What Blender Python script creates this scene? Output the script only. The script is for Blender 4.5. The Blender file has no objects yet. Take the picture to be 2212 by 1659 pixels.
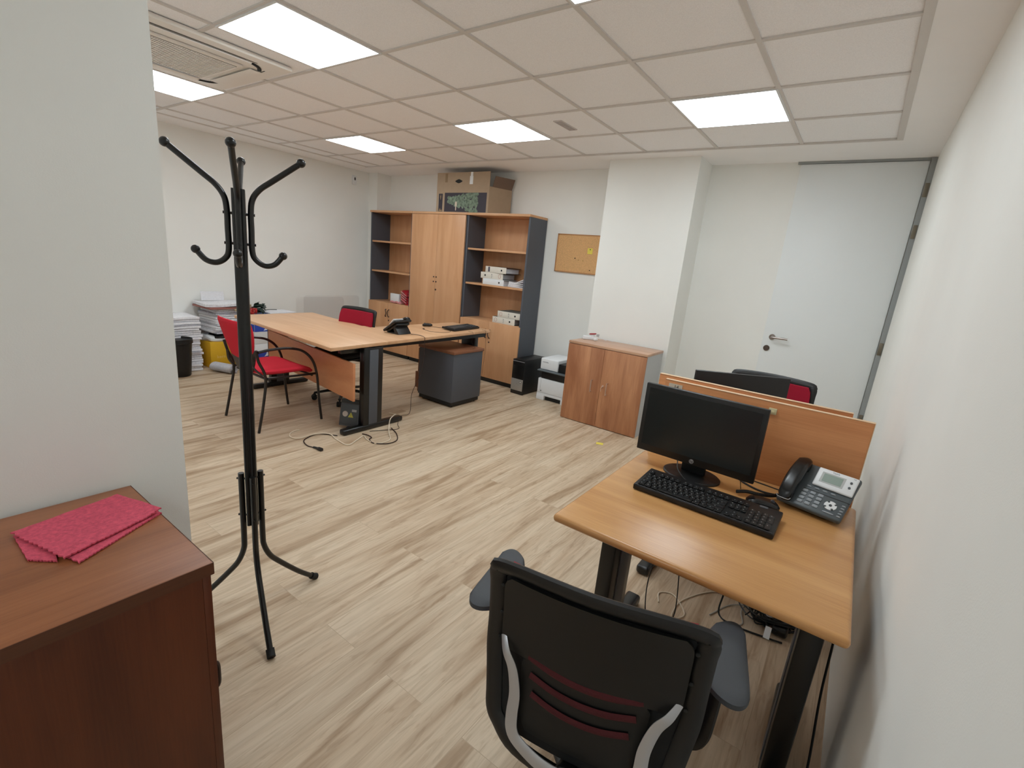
import bpy, bmesh, math, random
from mathutils import Vector, Matrix, Euler, noise
random.seed(7)
PI = math.pi
sc = bpy.context.scene
COL = sc.collection

# ------------------------------------------------------------------ camera
cam_d = bpy.data.cameras.new('camera'); cam = bpy.data.objects.new('camera', cam_d); COL.objects.link(cam)
F_PX, YAW, PITCH, ROLL = 1032.3, 0.6071, 0.2486, 0.0956
cam_d.sensor_fit = 'HORIZONTAL'; cam_d.sensor_width = 36.0; cam_d.lens = 36.0 * F_PX / 2212
cam_d.clip_start = 0.02; cam_d.clip_end = 60
fw = Vector((-math.sin(YAW) * math.cos(PITCH), math.cos(YAW) * math.cos(PITCH), -math.sin(PITCH)))
rt = Vector((math.cos(YAW), math.sin(YAW), 0)); up = rt.cross(fw)
rt2 = math.cos(ROLL) * rt + math.sin(ROLL) * up; up2 = -math.sin(ROLL) * rt + math.cos(ROLL) * up
CH = 1.465
M = Matrix((rt2, up2, -fw)).transposed().to_4x4(); M.translation = Vector((0, 0, CH))
cam.matrix_world = M
sc.camera = cam

# ------------------------------------------------------------------ world, view
w = bpy.data.worlds.new('world'); sc.world = w; w.use_nodes = True
w.node_tree.nodes['Background'].inputs[0].default_value = (0.75, 0.8, 0.9, 1)
w.node_tree.nodes['Background'].inputs[1].default_value = 0.05
sc.view_settings.view_transform = 'Standard'; sc.view_settings.look = 'None'
sc.view_settings.gamma = 1.0; sc.view_settings.exposure = 0.27; sc.view_settings.use_curve_mapping = False
sc.cycles.use_denoising = True
sc.cycles.max_bounces = 10; sc.cycles.diffuse_bounces = 7; sc.cycles.transparent_max_bounces = 12
LAMP = 11.0            # radiance of the ceiling panels

# ------------------------------------------------------------------ materials
def srgb(c):
    return tuple((x / 255 / 12.92) if x / 255 <= 0.04045 else ((x / 255 + 0.055) / 1.055) ** 2.4 for x in c) + (1,)
MATS = {}
def newmat(name):
    m = bpy.data.materials.new(name); m.use_nodes = True
    return m, m.node_tree, m.node_tree.nodes['Principled BSDF']
def plain(name, col, rough=0.5, metal=0.0, spec=0.5, noise_amt=0.0, nscale=40, bump=0.0, bscale=200, alpha=None, coat=0.0):
    """procedural colour with a little noise in it, and a noise bump"""
    if name in MATS: return MATS[name]
    m, t, b = newmat(name)
    N, L = t.nodes, t.links
    b.inputs['Roughness'].default_value = rough; b.inputs['Metallic'].default_value = metal
    b.inputs['Specular IOR Level'].default_value = spec; b.inputs['Coat Weight'].default_value = coat
    tc = N.new('ShaderNodeTexCoord')
    nz = N.new('ShaderNodeTexNoise'); nz.inputs['Scale'].default_value = nscale; nz.inputs['Detail'].default_value = 4
    L.new(tc.outputs['Object'], nz.inputs['Vector'])
    r = N.new('ShaderNodeValToRGB'); c = srgb(col)
    a = noise_amt
    r.color_ramp.elements[0].position = 0.3; r.color_ramp.elements[1].position = 0.7
    r.color_ramp.elements[0].color = tuple(x * (1 - a) for x in c[:3]) + (1,)
    r.color_ramp.elements[1].color = tuple(min(1, x * (1 + a)) for x in c[:3]) + (1,)
    L.new(nz.outputs['Fac'], r.inputs['Fac']); L.new(r.outputs['Color'], b.inputs['Base Color'])
    if bump:
        n2 = N.new('ShaderNodeTexNoise'); n2.inputs['Scale'].default_value = bscale; n2.inputs['Detail'].default_value = 3
        L.new(tc.outputs['Object'], n2.inputs['Vector'])
        bp = N.new('ShaderNodeBump'); bp.inputs['Strength'].default_value = bump; bp.inputs['Distance'].default_value = 0.002
        L.new(n2.outputs['Fac'], bp.inputs['Height']); L.new(bp.outputs['Normal'], b.inputs['Normal'])
    if alpha is not None: b.inputs['Alpha'].default_value = alpha
    MATS[name] = m; return m
def wood(name, c1, c2, axis='x', rough=0.42, scale=1.0, contrast=1.0, spec=0.5):
    if name in MATS: return MATS[name]
    m, t, b = newmat(name); N, L = t.nodes, t.links
    b.inputs['Roughness'].default_value = rough; b.inputs['Specular IOR Level'].default_value = spec
    tc = N.new('ShaderNodeTexCoord')
    lo, hi = 1.1 * scale, 26 * scale
    def mp(lo, hi):
        q = N.new('ShaderNodeMapping')
        q.inputs['Scale'].default_value = {'x': (lo, hi, hi), 'y': (hi, lo, hi), 'z': (hi, hi, lo)}[axis]
        L.new(tc.outputs['Object'], q.inputs['Vector']); return q
    n1 = N.new('ShaderNodeTexNoise'); n1.inputs['Scale'].default_value = 1; n1.inputs['Detail'].default_value = 5; n1.inputs['Distortion'].default_value = 0.6
    L.new(mp(lo, hi * 0.35).outputs[0], n1.inputs['Vector'])
    n2 = N.new('ShaderNodeTexNoise'); n2.inputs['Scale'].default_value = 1; n2.inputs['Detail'].default_value = 3
    L.new(mp(lo * 6, hi * 9).outputs[0], n2.inputs['Vector'])
    mx = N.new('ShaderNodeMath'); mx.operation = 'MULTIPLY_ADD'; mx.inputs[1].default_value = 0.35
    L.new(n2.outputs['Fac'], mx.inputs[0]); L.new(n1.outputs['Fac'], mx.inputs[2])
    r = N.new('ShaderNodeValToRGB')
    mid = 0.675; d = 0.2 / contrast
    r.color_ramp.elements[0].position = mid - d; r.color_ramp.elements[1].position = mid + d
    r.color_ramp.elements[0].color = srgb(c2); r.color_ramp.elements[1].color = srgb(c1)
    L.new(mx.outputs[0], r.inputs['Fac']); L.new(r.outputs['Color'], b.inputs['Base Color'])
    MATS[name] = m; return m
def floor_mat():
    m, t, b = newmat('vinyl_planks'); N, L = t.nodes, t.links
    tc = N.new('ShaderNodeTexCoord')
    sep = N.new('ShaderNodeSeparateXYZ'); L.new(tc.outputs['Object'], sep.inputs[0])
    cmb = N.new('ShaderNodeCombineXYZ'); L.new(sep.outputs['Y'], cmb.inputs['X']); L.new(sep.outputs['X'], cmb.inputs['Y'])
    br = N.new('ShaderNodeTexBrick'); br.offset = 0.37; br.offset_frequency = 2
    br.inputs['Scale'].default_value = 1; br.inputs['Brick Width'].default_value = 1.5; br.inputs['Row Height'].default_value = 0.18
    br.inputs['Mortar Size'].default_value = 0.0012; br.inputs['Mortar Smooth'].default_value = 0.3
    br.inputs['Color1'].default_value = (0, 0, 0, 1); br.inputs['Color2'].default_value = (1, 1, 1, 1); br.inputs['Mortar'].default_value = (0.5, 0.5, 0.5, 1)
    L.new(cmb.outputs[0], br.inputs['Vector'])
    # every plank shifts its grain
    sh = N.new('ShaderNodeVectorMath'); sh.operation = 'SCALE'; sh.inputs['Scale'].default_value = 7.3
    L.new(br.outputs['Color'], sh.inputs[0])
    ad = N.new('ShaderNodeVectorMath'); ad.operation = 'ADD'; L.new(tc.outputs['Object'], ad.inputs[0]); L.new(sh.outputs[0], ad.inputs[1])
    def nz(sx, sy, det, dist):
        mp = N.new('ShaderNodeMapping'); mp.inputs['Scale'].default_value = (sx, sy, 1); L.new(ad.outputs[0], mp.inputs['Vector'])
        n = N.new('ShaderNodeTexNoise'); n.inputs['Scale'].default_value = 1; n.inputs['Detail'].default_value = det; n.inputs['Distortion'].default_value = dist
        L.new(mp.outputs[0], n.inputs['Vector']); return n
    g1 = nz(9, 0.8, 6, 1.1); g2 = nz(90, 4, 4, 0.3); g3 = nz(20, 2.6, 4, 3.4)
    r1 = N.new('ShaderNodeValToRGB'); L.new(g1.outputs['Fac'], r1.inputs['Fac'])
    e = r1.color_ramp.elements
    e[0].position = 0.34; e[0].color = srgb((170, 143, 114)); e[1].position = 0.62; e[1].color = srgb((212, 192, 166))
    q = e.new(0.47); q.color = srgb((200, 177, 150))
    r3 = N.new('ShaderNodeValToRGB'); L.new(g3.outputs['Fac'], r3.inputs['Fac'])
    r3.color_ramp.elements[0].position = 0.36; r3.color_ramp.elements[0].color = (0.74, 0.68, 0.62, 1)
    r3.color_ramp.elements[1].position = 0.46; r3.color_ramp.elements[1].color = (1, 1, 1, 1)
    m1 = N.new('ShaderNodeMixRGB'); m1.blend_type = 'MULTIPLY'; m1.inputs[0].default_value = 0.5
    L.new(r1.outputs[0], m1.inputs[1]); L.new(r3.outputs[0], m1.inputs[2])
    r2 = N.new('ShaderNodeValToRGB'); L.new(g2.outputs['Fac'], r2.inputs['Fac'])
    r2.color_ramp.elements[0].position = 0.35; r2.color_ramp.elements[0].color = (0.84, 0.82, 0.8, 1); r2.color_ramp.elements[1].position = 0.6; r2.color_ramp.elements[1].color = (1, 1, 1, 1)
    m2 = N.new('ShaderNodeMixRGB'); m2.blend_type = 'MULTIPLY'; m2.inputs[0].default_value = 0.9
    L.new(m1.outputs[0], m2.inputs[1]); L.new(r2.outputs[0], m2.inputs[2])
    hs = N.new('ShaderNodeHueSaturation'); L.new(m2.outputs[0], hs.inputs['Color'])
    mr = N.new('ShaderNodeMapRange'); mr.inputs['To Min'].default_value = 0.975; mr.inputs['To Max'].default_value = 1.02
    L.new(br.outputs['Color'], mr.inputs['Value']); L.new(mr.outputs[0], hs.inputs['Value'])
    mm = N.new('ShaderNodeMixRGB'); mm.blend_type = 'MIX'; L.new(br.outputs['Fac'], mm.inputs[0]); L.new(hs.outputs[0], mm.inputs[1]); mm.inputs[2].default_value = srgb((178, 156, 130))
    L.new(mm.outputs[0], b.inputs['Base Color'])
    b.inputs['Roughness'].default_value = 0.5; b.inputs['Specular IOR Level'].default_value = 0.4
    bp = N.new('ShaderNodeBump'); bp.inputs['Strength'].default_value = 0.15; bp.inputs['Distance'].default_value = 0.001
    L.new(g2.outputs['Fac'], bp.inputs['Height']); L.new(bp.outputs['Normal'], b.inputs['Normal'])
    return m
def emit(name, col, strength, speckle=False):
    m = bpy.data.materials.new(name); m.use_nodes = True; N, L = m.node_tree.nodes, m.node_tree.links
    N.clear(); o = N.new('ShaderNodeOutputMaterial'); e = N.new('ShaderNodeEmission')
    e.inputs[0].default_value = col; e.inputs[1].default_value = strength; L.new(e.outputs[0], o.inputs[0])
    return m

WALL = plain('white_plaster', (236, 236, 232), 0.85, spec=0.2, noise_amt=0.012, nscale=3, bump=0.12, bscale=260)
WALL_D = plain('door_laminate', (232, 236, 237), 0.5, spec=0.35, noise_amt=0.008, nscale=2)
TILE = plain('ceiling_tile', (248, 248, 250), 0.95, spec=0.1, noise_amt=0.05, nscale=190, bump=0.3, bscale=300)
GRIDM = plain('ceiling_bar', (214, 210, 206), 0.6, noise_amt=0.01)
PLAST = plain('plasterboard', (247, 246, 246), 0.9, spec=0.15, noise_amt=0.012, nscale=3)
FLOOR = floor_mat()
BEECH_X = wood('beech_x', (214, 166, 124), (198, 148, 106), 'x', 0.4)
BEECH_DX = wood('beech_desk', (208, 158, 102), (179, 126, 73), 'x', 0.29)
BEECH_EDGE = wood('beech_edge', (170, 118, 72), (146, 97, 56), 'x', 0.4)
BEECH_Z = wood('beech_z', (214, 164, 122), (198, 146, 102), 'z', 0.42)
PEAR_T = wood('desk_beech', (216, 174, 136), (198, 152, 112), 'x', 0.42)
PEAR_Z = wood('cabinet_door_wood', (196, 141, 102), (156, 101, 68), 'z', 0.42, contrast=1.1)
PEAR_X = wood('cabinet_top_wood_sheen', (204, 164, 136), (180, 138, 110), 'x', 0.3)  # wood paled so its colour carries the sheen of reflected light
WALN_Z = wood('dark_walnut_shaded_z', (104, 50, 24), (78, 33, 13), 'z', 0.4)  # dark walnut, plus the shade of the side turned from the lights
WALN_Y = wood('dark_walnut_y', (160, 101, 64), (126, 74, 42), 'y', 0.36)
WALN_SHADE = wood('walnut_edge_shaded', (100, 56, 32), (78, 42, 24), 'y', 0.4)  # walnut darkened, shade of the top board's edge put into the colour
PEDTOP = wood('pedestal_wood', (140, 92, 66), (116, 74, 52), 'y', 0.4)
GREYP = plain('anthracite_panel', (80, 84, 92), 0.55, noise_amt=0.03, nscale=300)
LGREY = plain('light_grey_panel', (186, 189, 191), 0.55, noise_amt=0.01)
BLKM = plain('black_metal', (11, 11, 11), 0.32, metal=0.0, spec=0.5, coat=0.1)
BLKP = plain('black_plastic', (18, 18, 19), 0.45, noise_amt=0.05, nscale=500)
BLKR = plain('black_rubber', (16, 16, 16), 0.7)
BLKG = plain('black_gloss', (15, 15, 17), 0.26)
DGREY = plain('dark_grey_plastic', (70, 72, 76), 0.45, noise_amt=0.03, nscale=600)
PHONEG = plain('phone_grey', (76, 83, 87), 0.4, noise_amt=0.03, nscale=500)
ARMPAD = plain('armpad_grey', (62, 65, 70), 0.6, noise_amt=0.04, nscale=700, bump=0.2, bscale=900)
SILV = plain('silver_plastic', (190, 190, 194), 0.3, metal=0.55)
STEEL = plain('brushed_steel', (170, 160, 155), 0.28, metal=1.0)
WHITEP = plain('white_plastic', (226, 228, 230), 0.4, noise_amt=0.005)
CREAM = plain('cream_cable', (222, 208, 186), 0.5)
PAPER = plain('paper', (222, 222, 226), 0.8, noise_amt=0.05, nscale=60)
NEWS = plain('newsprint', (222, 222, 226), 0.9, noise_amt=0.16, nscale=55)
NEWS2 = plain('newsprint_dark', (186, 186, 194), 0.9, noise_amt=0.3, nscale=70)
NEWS3 = plain('newsprint_pale', (236, 236, 240), 0.9, noise_amt=0.08, nscale=60)
RED = plain('red_fabric', (206, 44, 60), 0.9, spec=0.2, noise_amt=0.12, nscale=500, bump=0.4, bscale=900)
REDC = plain('crimson_fabric', (156, 28, 50), 0.9, spec=0.2, noise_amt=0.12, nscale=500, bump=0.4, bscale=900)
CLOTH = plain('pink_microfibre', (214, 92, 112), 0.98, spec=0.1, noise_amt=0.16, nscale=120, bump=1.0, bscale=500)
MESHF = plain('black_mesh_fabric', (17, 17, 18), 0.8, noise_amt=0.3, nscale=900)
REDM = plain('dark_red_mesh', (74, 20, 26), 0.9, noise_amt=0.3, nscale=700)
CARD = plain('cardboard', (170, 148, 124), 0.9, noise_amt=0.03, nscale=20)
CARDD = plain('cardboard_inner', (118, 98, 84), 0.9, noise_amt=0.03, nscale=20)
CORK = plain('cork', (216, 170, 118), 0.95, noise_amt=0.2, nscale=160, bump=0.3, bscale=200)
YEL = plain('yellow_card', (226, 176, 32), 0.6, noise_amt=0.02)
POST = plain('sticky_note', (232, 214, 92), 0.7)
DARKP = plain('printed_dark', (52, 46, 56), 0.6)
TREEG = plain('printed_foliage', (112, 128, 110), 0.8, noise_amt=0.5, nscale=34)
BROWND = plain('dark_brown_metal', (48, 30, 24), 0.5)
BLUE = plain('blue_folder', (30, 92, 160), 0.5)
BLUE2 = plain('blue_print', (38, 70, 170), 0.6)
MARB = plain('marbled_binder', (88, 92, 88), 0.7, noise_amt=0.6, nscale=260)
SPINE = plain('binder_spine', (220, 214, 202), 0.7, noise_amt=0.02)
LCD = plain('lcd_green', (140, 156, 146), 0.25)
SCREEN = plain('monitor_glass', (25, 33, 35), 0.3, spec=0.5)
INK = plain('ink', (50, 50, 52), 0.7)
INKL = plain('ink_grey', (120, 122, 126), 0.7)
GREEN = plain('leaf_green', (24, 44, 34), 0.6, noise_amt=0.3)
PINKW = plain('candy_pink', (205, 140, 140), 0.5, noise_amt=0.3, nscale=50)
def acrylic():
    m, t, b = newmat('clear_acrylic'); N, L = t.nodes, t.links
    b.inputs['Base Color'].default_value = srgb((214, 210, 208)); b.inputs['Roughness'].default_value = 0.25
    b.inputs['Alpha'].default_value = 0.10
    return m
ACR = acrylic()
PANEL_E = emit('panel_light', (0.87, 0.955, 1.0, 1), LAMP)

# ------------------------------------------------------------------ mesh builder
def wm(o):
    m = Matrix.LocRotScale(o.location, o.rotation_euler, o.scale)
    return wm(o.parent) @ m if o.parent else m
def V(*a): return Vector(a)
def catmull(pts, n=6, closed=False):
    pts = [Vector(p) for p in pts]
    if len(pts) < 3 or n <= 1: return pts
    out = []; N = len(pts)
    rng = range(N) if closed else range(N - 1)
    for i in rng:
        p1, p2 = pts[i], pts[(i + 1) % N]
        p0 = pts[i - 1] if (i > 0 or closed) else p1 + (p1 - p2)
        p3 = pts[(i + 2) % N] if (i + 2 < N or closed) else p2 + (p2 - p1)
        for k in range(n):
            t = k / n
            out.append(0.5 * ((2 * p1) + (p2 - p0) * t + (2 * p0 - 5 * p1 + 4 * p2 - p3) * t * t + (3 * p1 - p0 - 3 * p2 + p3) * t ** 3))
    if not closed: out.append(pts[-1])
    return out
SPLIT = {'knob', 'screw', 'bracket', 'cross_rail', 'handset_cup', 'beam', 'leg_cover', 'rubber_foot', 'navigation_button', 'button', 'louvre', 'caster_wheel', 'red_bow_x', 'sheets_x'}
class MB:
    def __init__(s): s.bm = bmesh.new()
    def _x(s, vs, mx):
        if mx is not None:
            for v in vs: v.co = mx @ v.co
    def box(s, x0, x1, y0, y1, z0, z1, bev=0.0, mx=None, seg=2):
        r = bmesh.ops.create_cube(s.bm, size=1); vs = r['verts']
        for v in vs:
            v.co = Vector((x0 + (v.co.x + .5) * (x1 - x0), y0 + (v.co.y + .5) * (y1 - y0), z0 + (v.co.z + .5) * (z1 - z0)))
        if bev:
            es = list({e for v in vs for e in v.link_edges})
            g = bmesh.ops.bevel(s.bm, geom=es, offset=bev, segments=seg, profile=0.5, affect='EDGES')
            vs = list({v for f in g['faces'] for v in f.verts} | {v for v in vs if v.is_valid})
        s._x(vs, mx); return s
    def tube(s, pts, r, seg=10, n=6, closed=False, mx=None, flat=None, upv=None):
        P = catmull(pts, n, closed); N = len(P)
        rs = r if callable(r) else (lambda t: r)
        rings = []; nrm = None
        for i, p in enumerate(P):
            a = P[i - 1] if (i > 0 or closed) else P[0]; b = P[(i + 1) % N] if (i < N - 1 or closed) else P[-1]
            d = (b - a).normalized() if (b - a).length > 1e-9 else Vector((0, 0, 1))
            if nrm is None:
                nrm = Vector(upv) if upv else (Vector((0, 0, 1)) if abs(d.z) < .9 else Vector((1, 0, 0)))
            nrm = (nrm - d * nrm.dot(d));
            nrm = nrm.normalized() if nrm.length > 1e-6 else d.orthogonal().normalized()
            bi = d.cross(nrm); rr = rs(i / max(1, N - 1)); fa = flat or 1.0
            rings.append([s.bm.verts.new(p + nrm * (math.cos(2 * PI * k / seg) * rr * fa) + bi * (math.sin(2 * PI * k / seg) * rr)) for k in range(seg)])
        for i in range(N if closed else N - 1):
            A, B = rings[i], rings[(i + 1) % N]
            for k in range(seg): s.bm.faces.new((A[k], A[(k + 1) % seg], B[(k + 1) % seg], B[k]))
        if not closed:
            s.bm.faces.new(list(reversed(rings[0]))); s.bm.faces.new(rings[-1])
        s._x([v for R in rings for v in R], mx); return s
    def cyl(s, p0, p1, r, seg=16, mx=None): return s.tube([p0, p1], r, seg, 1, mx=mx)
    def lathe(s, prof, c=(0, 0, 0), seg=24, mx=None):
        rings = [[s.bm.verts.new((c[0] + r * math.cos(2 * PI * k / seg), c[1] + r * math.sin(2 * PI * k / seg), c[2] + z)) for k in range(seg)] for r, z in prof]
        for A, B in zip(rings, rings[1:]):
            for k in range(seg): s.bm.faces.new((A[k], A[(k + 1) % seg], B[(k + 1) % seg], B[k]))
        s.bm.faces.new(list(reversed(rings[0]))); s.bm.faces.new(rings[-1])
        s._x([v for R in rings for v in R], mx); return s
    def ball(s, c, r, mx=None, sc_=(1, 1, 1), seg=14):
        g = bmesh.ops.create_uvsphere(s.bm, u_segments=seg, v_segments=seg * 2 // 3, radius=r)['verts']
        for v in g: v.co = Vector((v.co.x * sc_[0], v.co.y * sc_[1], v.co.z * sc_[2])) + Vector(c)
        s._x(g, mx); return s
    def prism(s, poly, z0, z1, bev=0.0, mx=None):
        a = [s.bm.verts.new((x, y, z0)) for x, y in poly]; b = [s.bm.verts.new((x, y, z1)) for x, y in poly]
        n = len(poly); fs = [s.bm.faces.new(list(reversed(a))), s.bm.faces.new(b)]
        for i in range(n): fs.append(s.bm.faces.new((a[i], a[(i + 1) % n], b[(i + 1) % n], b[i])))
        vs = a + b
        if bev:
            es = list({e for f in fs[:2] for e in f.edges})
            g = bmesh.ops.bevel(s.bm, geom=es, offset=bev, segments=2, profile=0.5, affect='EDGES')
            vs = list({v for f in g['faces'] for v in f.verts} | {v for v in vs if v.is_valid})
        s._x(vs, mx); return s
    def pillow(s, w, d, t, sq=0.6, n=14, bend=None, p=6, mx=None, warp=None, base=0.25):
        """rounded pad: w x d outline (squircle), t thick; bend(x,y) lifts it, warp(x,y)->(x,y) reshapes the outline"""
        top = {}; bot = {}
        for i in range(n + 1):
            for j in range(n + 1):
                u, v = -1 + 2 * i / n, -1 + 2 * j / n
                u = math.copysign(abs(u) ** 0.8, u); v = math.copysign(abs(v) ** 0.8, v)
                x = u * math.sqrt(1 - sq * v * v / 2); y = v * math.sqrt(1 - sq * u * u / 2)
                m = max(abs(u), abs(v)); h = t / 2 * (base + (1 - base) * math.sqrt(max(0, 1 - m ** p)))
                X, Y = x * w / 2, y * d / 2
                if warp: X, Y = warp(X, Y)
                z = bend(X, Y) if bend else 0
                top[i, j] = s.bm.verts.new((X, Y, z + h)); bot[i, j] = s.bm.verts.new((X, Y, z - h))
        for i in range(n):
            for j in range(n):
                s.bm.faces.new((top[i, j], top[i + 1, j], top[i + 1, j + 1], top[i, j + 1]))
                s.bm.faces.new((bot[i, j], bot[i, j + 1], bot[i + 1, j + 1], bot[i + 1, j]))
        loop = [(i, 0) for i in range(n)] + [(n, j) for j in range(n)] + [(i, n) for i in range(n, 0, -1)] + [(0, j) for j in range(n, 0, -1)]
        for a, b in zip(loop, loop[1:] + loop[:1]): s.bm.faces.new((bot[a], bot[b], top[b], top[a]))
        s._x(list(top.values()) + list(bot.values()), mx); return s
    def text(s, body, size, mx, ext=0.0004, align='CENTER'):
        cu = bpy.data.curves.new('t', 'FONT'); cu.body = body; cu.size = size; cu.extrude = ext; cu.align_x = align; cu.align_y = 'CENTER'
        o = bpy.data.objects.new('t', cu); COL.objects.link(o); dg = bpy.context.evaluated_depsgraph_get()
        me = bpy.data.meshes.new_from_object(o.evaluated_get(dg)); bpy.data.objects.remove(o); bpy.data.curves.remove(cu)
        b2 = bmesh.new(); b2.from_mesh(me); bmesh.ops.transform(b2, matrix=mx, verts=b2.verts); b2.to_mesh(me); b2.free()
        s.bm.from_mesh(me); bpy.data.meshes.remove(me); return s
    def build(s, name, mat, parent=None, origin=None, smooth=35):
        bmesh.ops.recalc_face_normals(s.bm, faces=s.bm.faces)
        if parent is not None: inv = wm(parent).inverted()
        elif origin is not None: inv = Matrix.Translation(-Vector(origin))
        else: inv = Matrix()
        bmesh.ops.transform(s.bm, matrix=inv, verts=s.bm.verts)
        if name in SPLIT:
            s.bm.verts.ensure_lookup_table(); seen = set(); isl = []
            for v0 in s.bm.verts:
                if v0 in seen: continue
                st = [v0]; seen.add(v0); g = []
                while st:
                    v = st.pop(); g.append(v)
                    for e in v.link_edges:
                        q = e.other_vert(v)
                        if q not in seen: seen.add(q); st.append(q)
                isl.append(g)
            if len(isl) > 1:
                out = []
                for g in isl:
                    b2 = MB(); mp = {v: b2.bm.verts.new(v.co) for v in g}
                    for f in {f for v in g for f in v.link_faces}: b2.bm.faces.new([mp[v] for v in f.verts])
                    out.append(b2._emit(name, mat, parent, origin, smooth))
                s.bm.free(); return out[0]
        return s._emit(name, mat, parent, origin, smooth)
    def _emit(s, name, mat, parent, origin, smooth):
        me = bpy.data.meshes.new(name); s.bm.to_mesh(me); s.bm.free()
        me.materials.append(mat)
        if smooth:
            me.polygons.foreach_set('use_smooth', [True] * len(me.polygons)); me.set_sharp_from_angle(angle=math.radians(smooth))
        o = bpy.data.objects.new(name, me); COL.objects.link(o)
        if parent is not None: o.parent = parent
        elif origin is not None: o.location = origin
        return o
def tag(o, label, cat, group=None):
    o['label'] = label; o['category'] = cat
    if group: o['group'] = group
    return o
def thing(name, label, cat, loc=(0, 0, 0), rz=0.0, group=None):
    o = bpy.data.objects.new(name, None); COL.objects.link(o); o.empty_display_size = 0.1
    o.location = loc; o.rotation_euler = (0, 0, rz); return tag(o, label, cat, group)
def struct(o): o['kind'] = 'structure'; return o
def dup(root, loc, rz, label=None, group=None):
    r = root.copy(); COL.objects.link(r); r.location = loc; r.rotation_euler = (0, 0, rz)
    if label: r['label'] = label
    if group: r['group'] = group
    for ch in list(root.children):
        c = ch.copy(); COL.objects.link(c); c.parent = r
        for g in list(ch.children):
            d = g.copy(); COL.objects.link(d); d.parent = c
    return r
T = Matrix.Translation
def RX(a): return Matrix.Rotation(a, 4, 'X')
def RY(a): return Matrix.Rotation(a, 4, 'Y')
def RZ(a): return Matrix.Rotation(a, 4, 'Z')
FRONT = RX(PI / 2)      # text facing -y

# ================================================================== ROOM
ZC = 2.504
XR, YF, XL = 0.215, 4.90, -6.05
YB = -2.6
PX = -1.585; PY = 0.55           # near partition corner
b = MB().box(XL - .1, XR + .1, YB - .1, YF + .1, -0.08, 0); struct(b.build('floor', FLOOR, origin=(0, 0, 0)))
struct(MB().box(XR, XR + .1, YB - .1, YF + .1, 0, ZC + .1).build('wall_right', WALL))
struct(MB().box(XL - .1, XR, YF, YF + .1, 0, ZC + .1).build('wall_far', WALL))
struct(MB().box(XL - .1, XL, PY, YF, 0, ZC + .1).build('wall_left', WALL))
struct(MB().box(XL, PX, YB, PY, 0, ZC + .1).build('wall_partition', WALL))
struct(MB().box(PX, XR, YB - .1, YB, 0, ZC + .1).build('wall_near', WALL))
struct(MB().box(-2.25, -1.392, 4.53, YF, 0, ZC + .02).build('wall_pillar', WALL))
struct(MB().box(XL, -5.862, 4.66, YF, 0, ZC + .02).build('wall_corner_pillar', WALL))
# ceiling: tiles, plasterboard border a touch lower, bars
GX0, GY0 = -1.8184, 1.9372
gxr, gxl = GX0 + 1.8, -5.70
gyf, gyb = GY0 + 2.4, GY0 - 0.6 * 7
struct(MB().box(XL - .1, XR + .1, YB - .1, YF + .1, ZC + .008, ZC + .06).build('ceiling', TILE))
b = MB()
zb = ZC - 0.004
b.box(gxr, XR, YB, YF, zb, ZC + .008).box(XL, gxl, PY, YF, zb, ZC + .008).box(gxl, gxr, gyf, YF, zb, ZC + .008)
struct(b.build('ceiling_border', PLAST))
b = MB()
x = gxr; k = 0
while GX0 + 1.8 - 0.6 * k > gxl - .01:
    X = GX0 + 1.8 - 0.6 * k; y0 = PY if X < PX else gyb
    b.box(X - .012, X + .012, max(y0, YB), gyf, ZC, ZC + .008); k += 1
b.box(gxl - .012, gxl + .012, PY, gyf, ZC, ZC + .008)
for k in range(-7, 5):
    Y = GY0 + 0.6 * k
    if Y < YB: continue
    b.box(gxl if Y > PY else PX, gxr, Y - .012, Y + .012, ZC + .0005, ZC + .0075)
struct(b.build('trim_1', GRIDM))
# perimeter shadow angle
b = MB().box(gxr - .035, gxr, YB, gyf, ZC - .007, ZC + .002).box(gxl, gxr, gyf - .014, gyf, ZC - .006, ZC + .002)
struct(b.build('trim_2', GRIDM))

# door in the far wall
b = MB().box(-0.665, 0.175, YF - .012, YF, 0.006, 2.478, 0.001)
door = struct(b.build('door_1', WALL_D, origin=(-.245, YF, 0)))
b = MB().lathe([(.026, 0), (.026, .007), (.024, .009)], mx=T((-.591, YF - .012, 1.03)) @ RX(PI / 2)).build('door_rose', STEEL, door)
b = MB().tube([(-.591, YF - .02, 1.03), (-.591, YF - .055, 1.03), (-.583, YF - .063, 1.03), (-.565, YF - .065, 1.03), (-.462, YF - .065, 1.03)], .0095, 12, 4).build('door_handle', STEEL, door)
b = MB().lathe([(.026, 0), (.026, .007), (.024, .009), (.008, .0095), (.008, .012)], mx=T((-.618, YF - .012, 0.925)) @ RX(PI / 2)).build('keyhole', plain('bronze_lock', (110, 98, 92), .35, metal=.9), door)
b = MB().box(0.18, XR, YF - .030, YF, 0, 2.497).box(-0.69, XR, YF - .02, YF, 2.482, 2.5).build('door_frame', plain('door_frame_grey', (150, 154, 154), .5), door)
for z in (0.45, 1.06, 1.97, 2.27):
    MB().box(.183, .21, YF - .036, YF - .030, z - .05, z + .05, .002).build('hinge', plain('hinge_steel', (128, 120, 106), .4, metal=.7), door)

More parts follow.
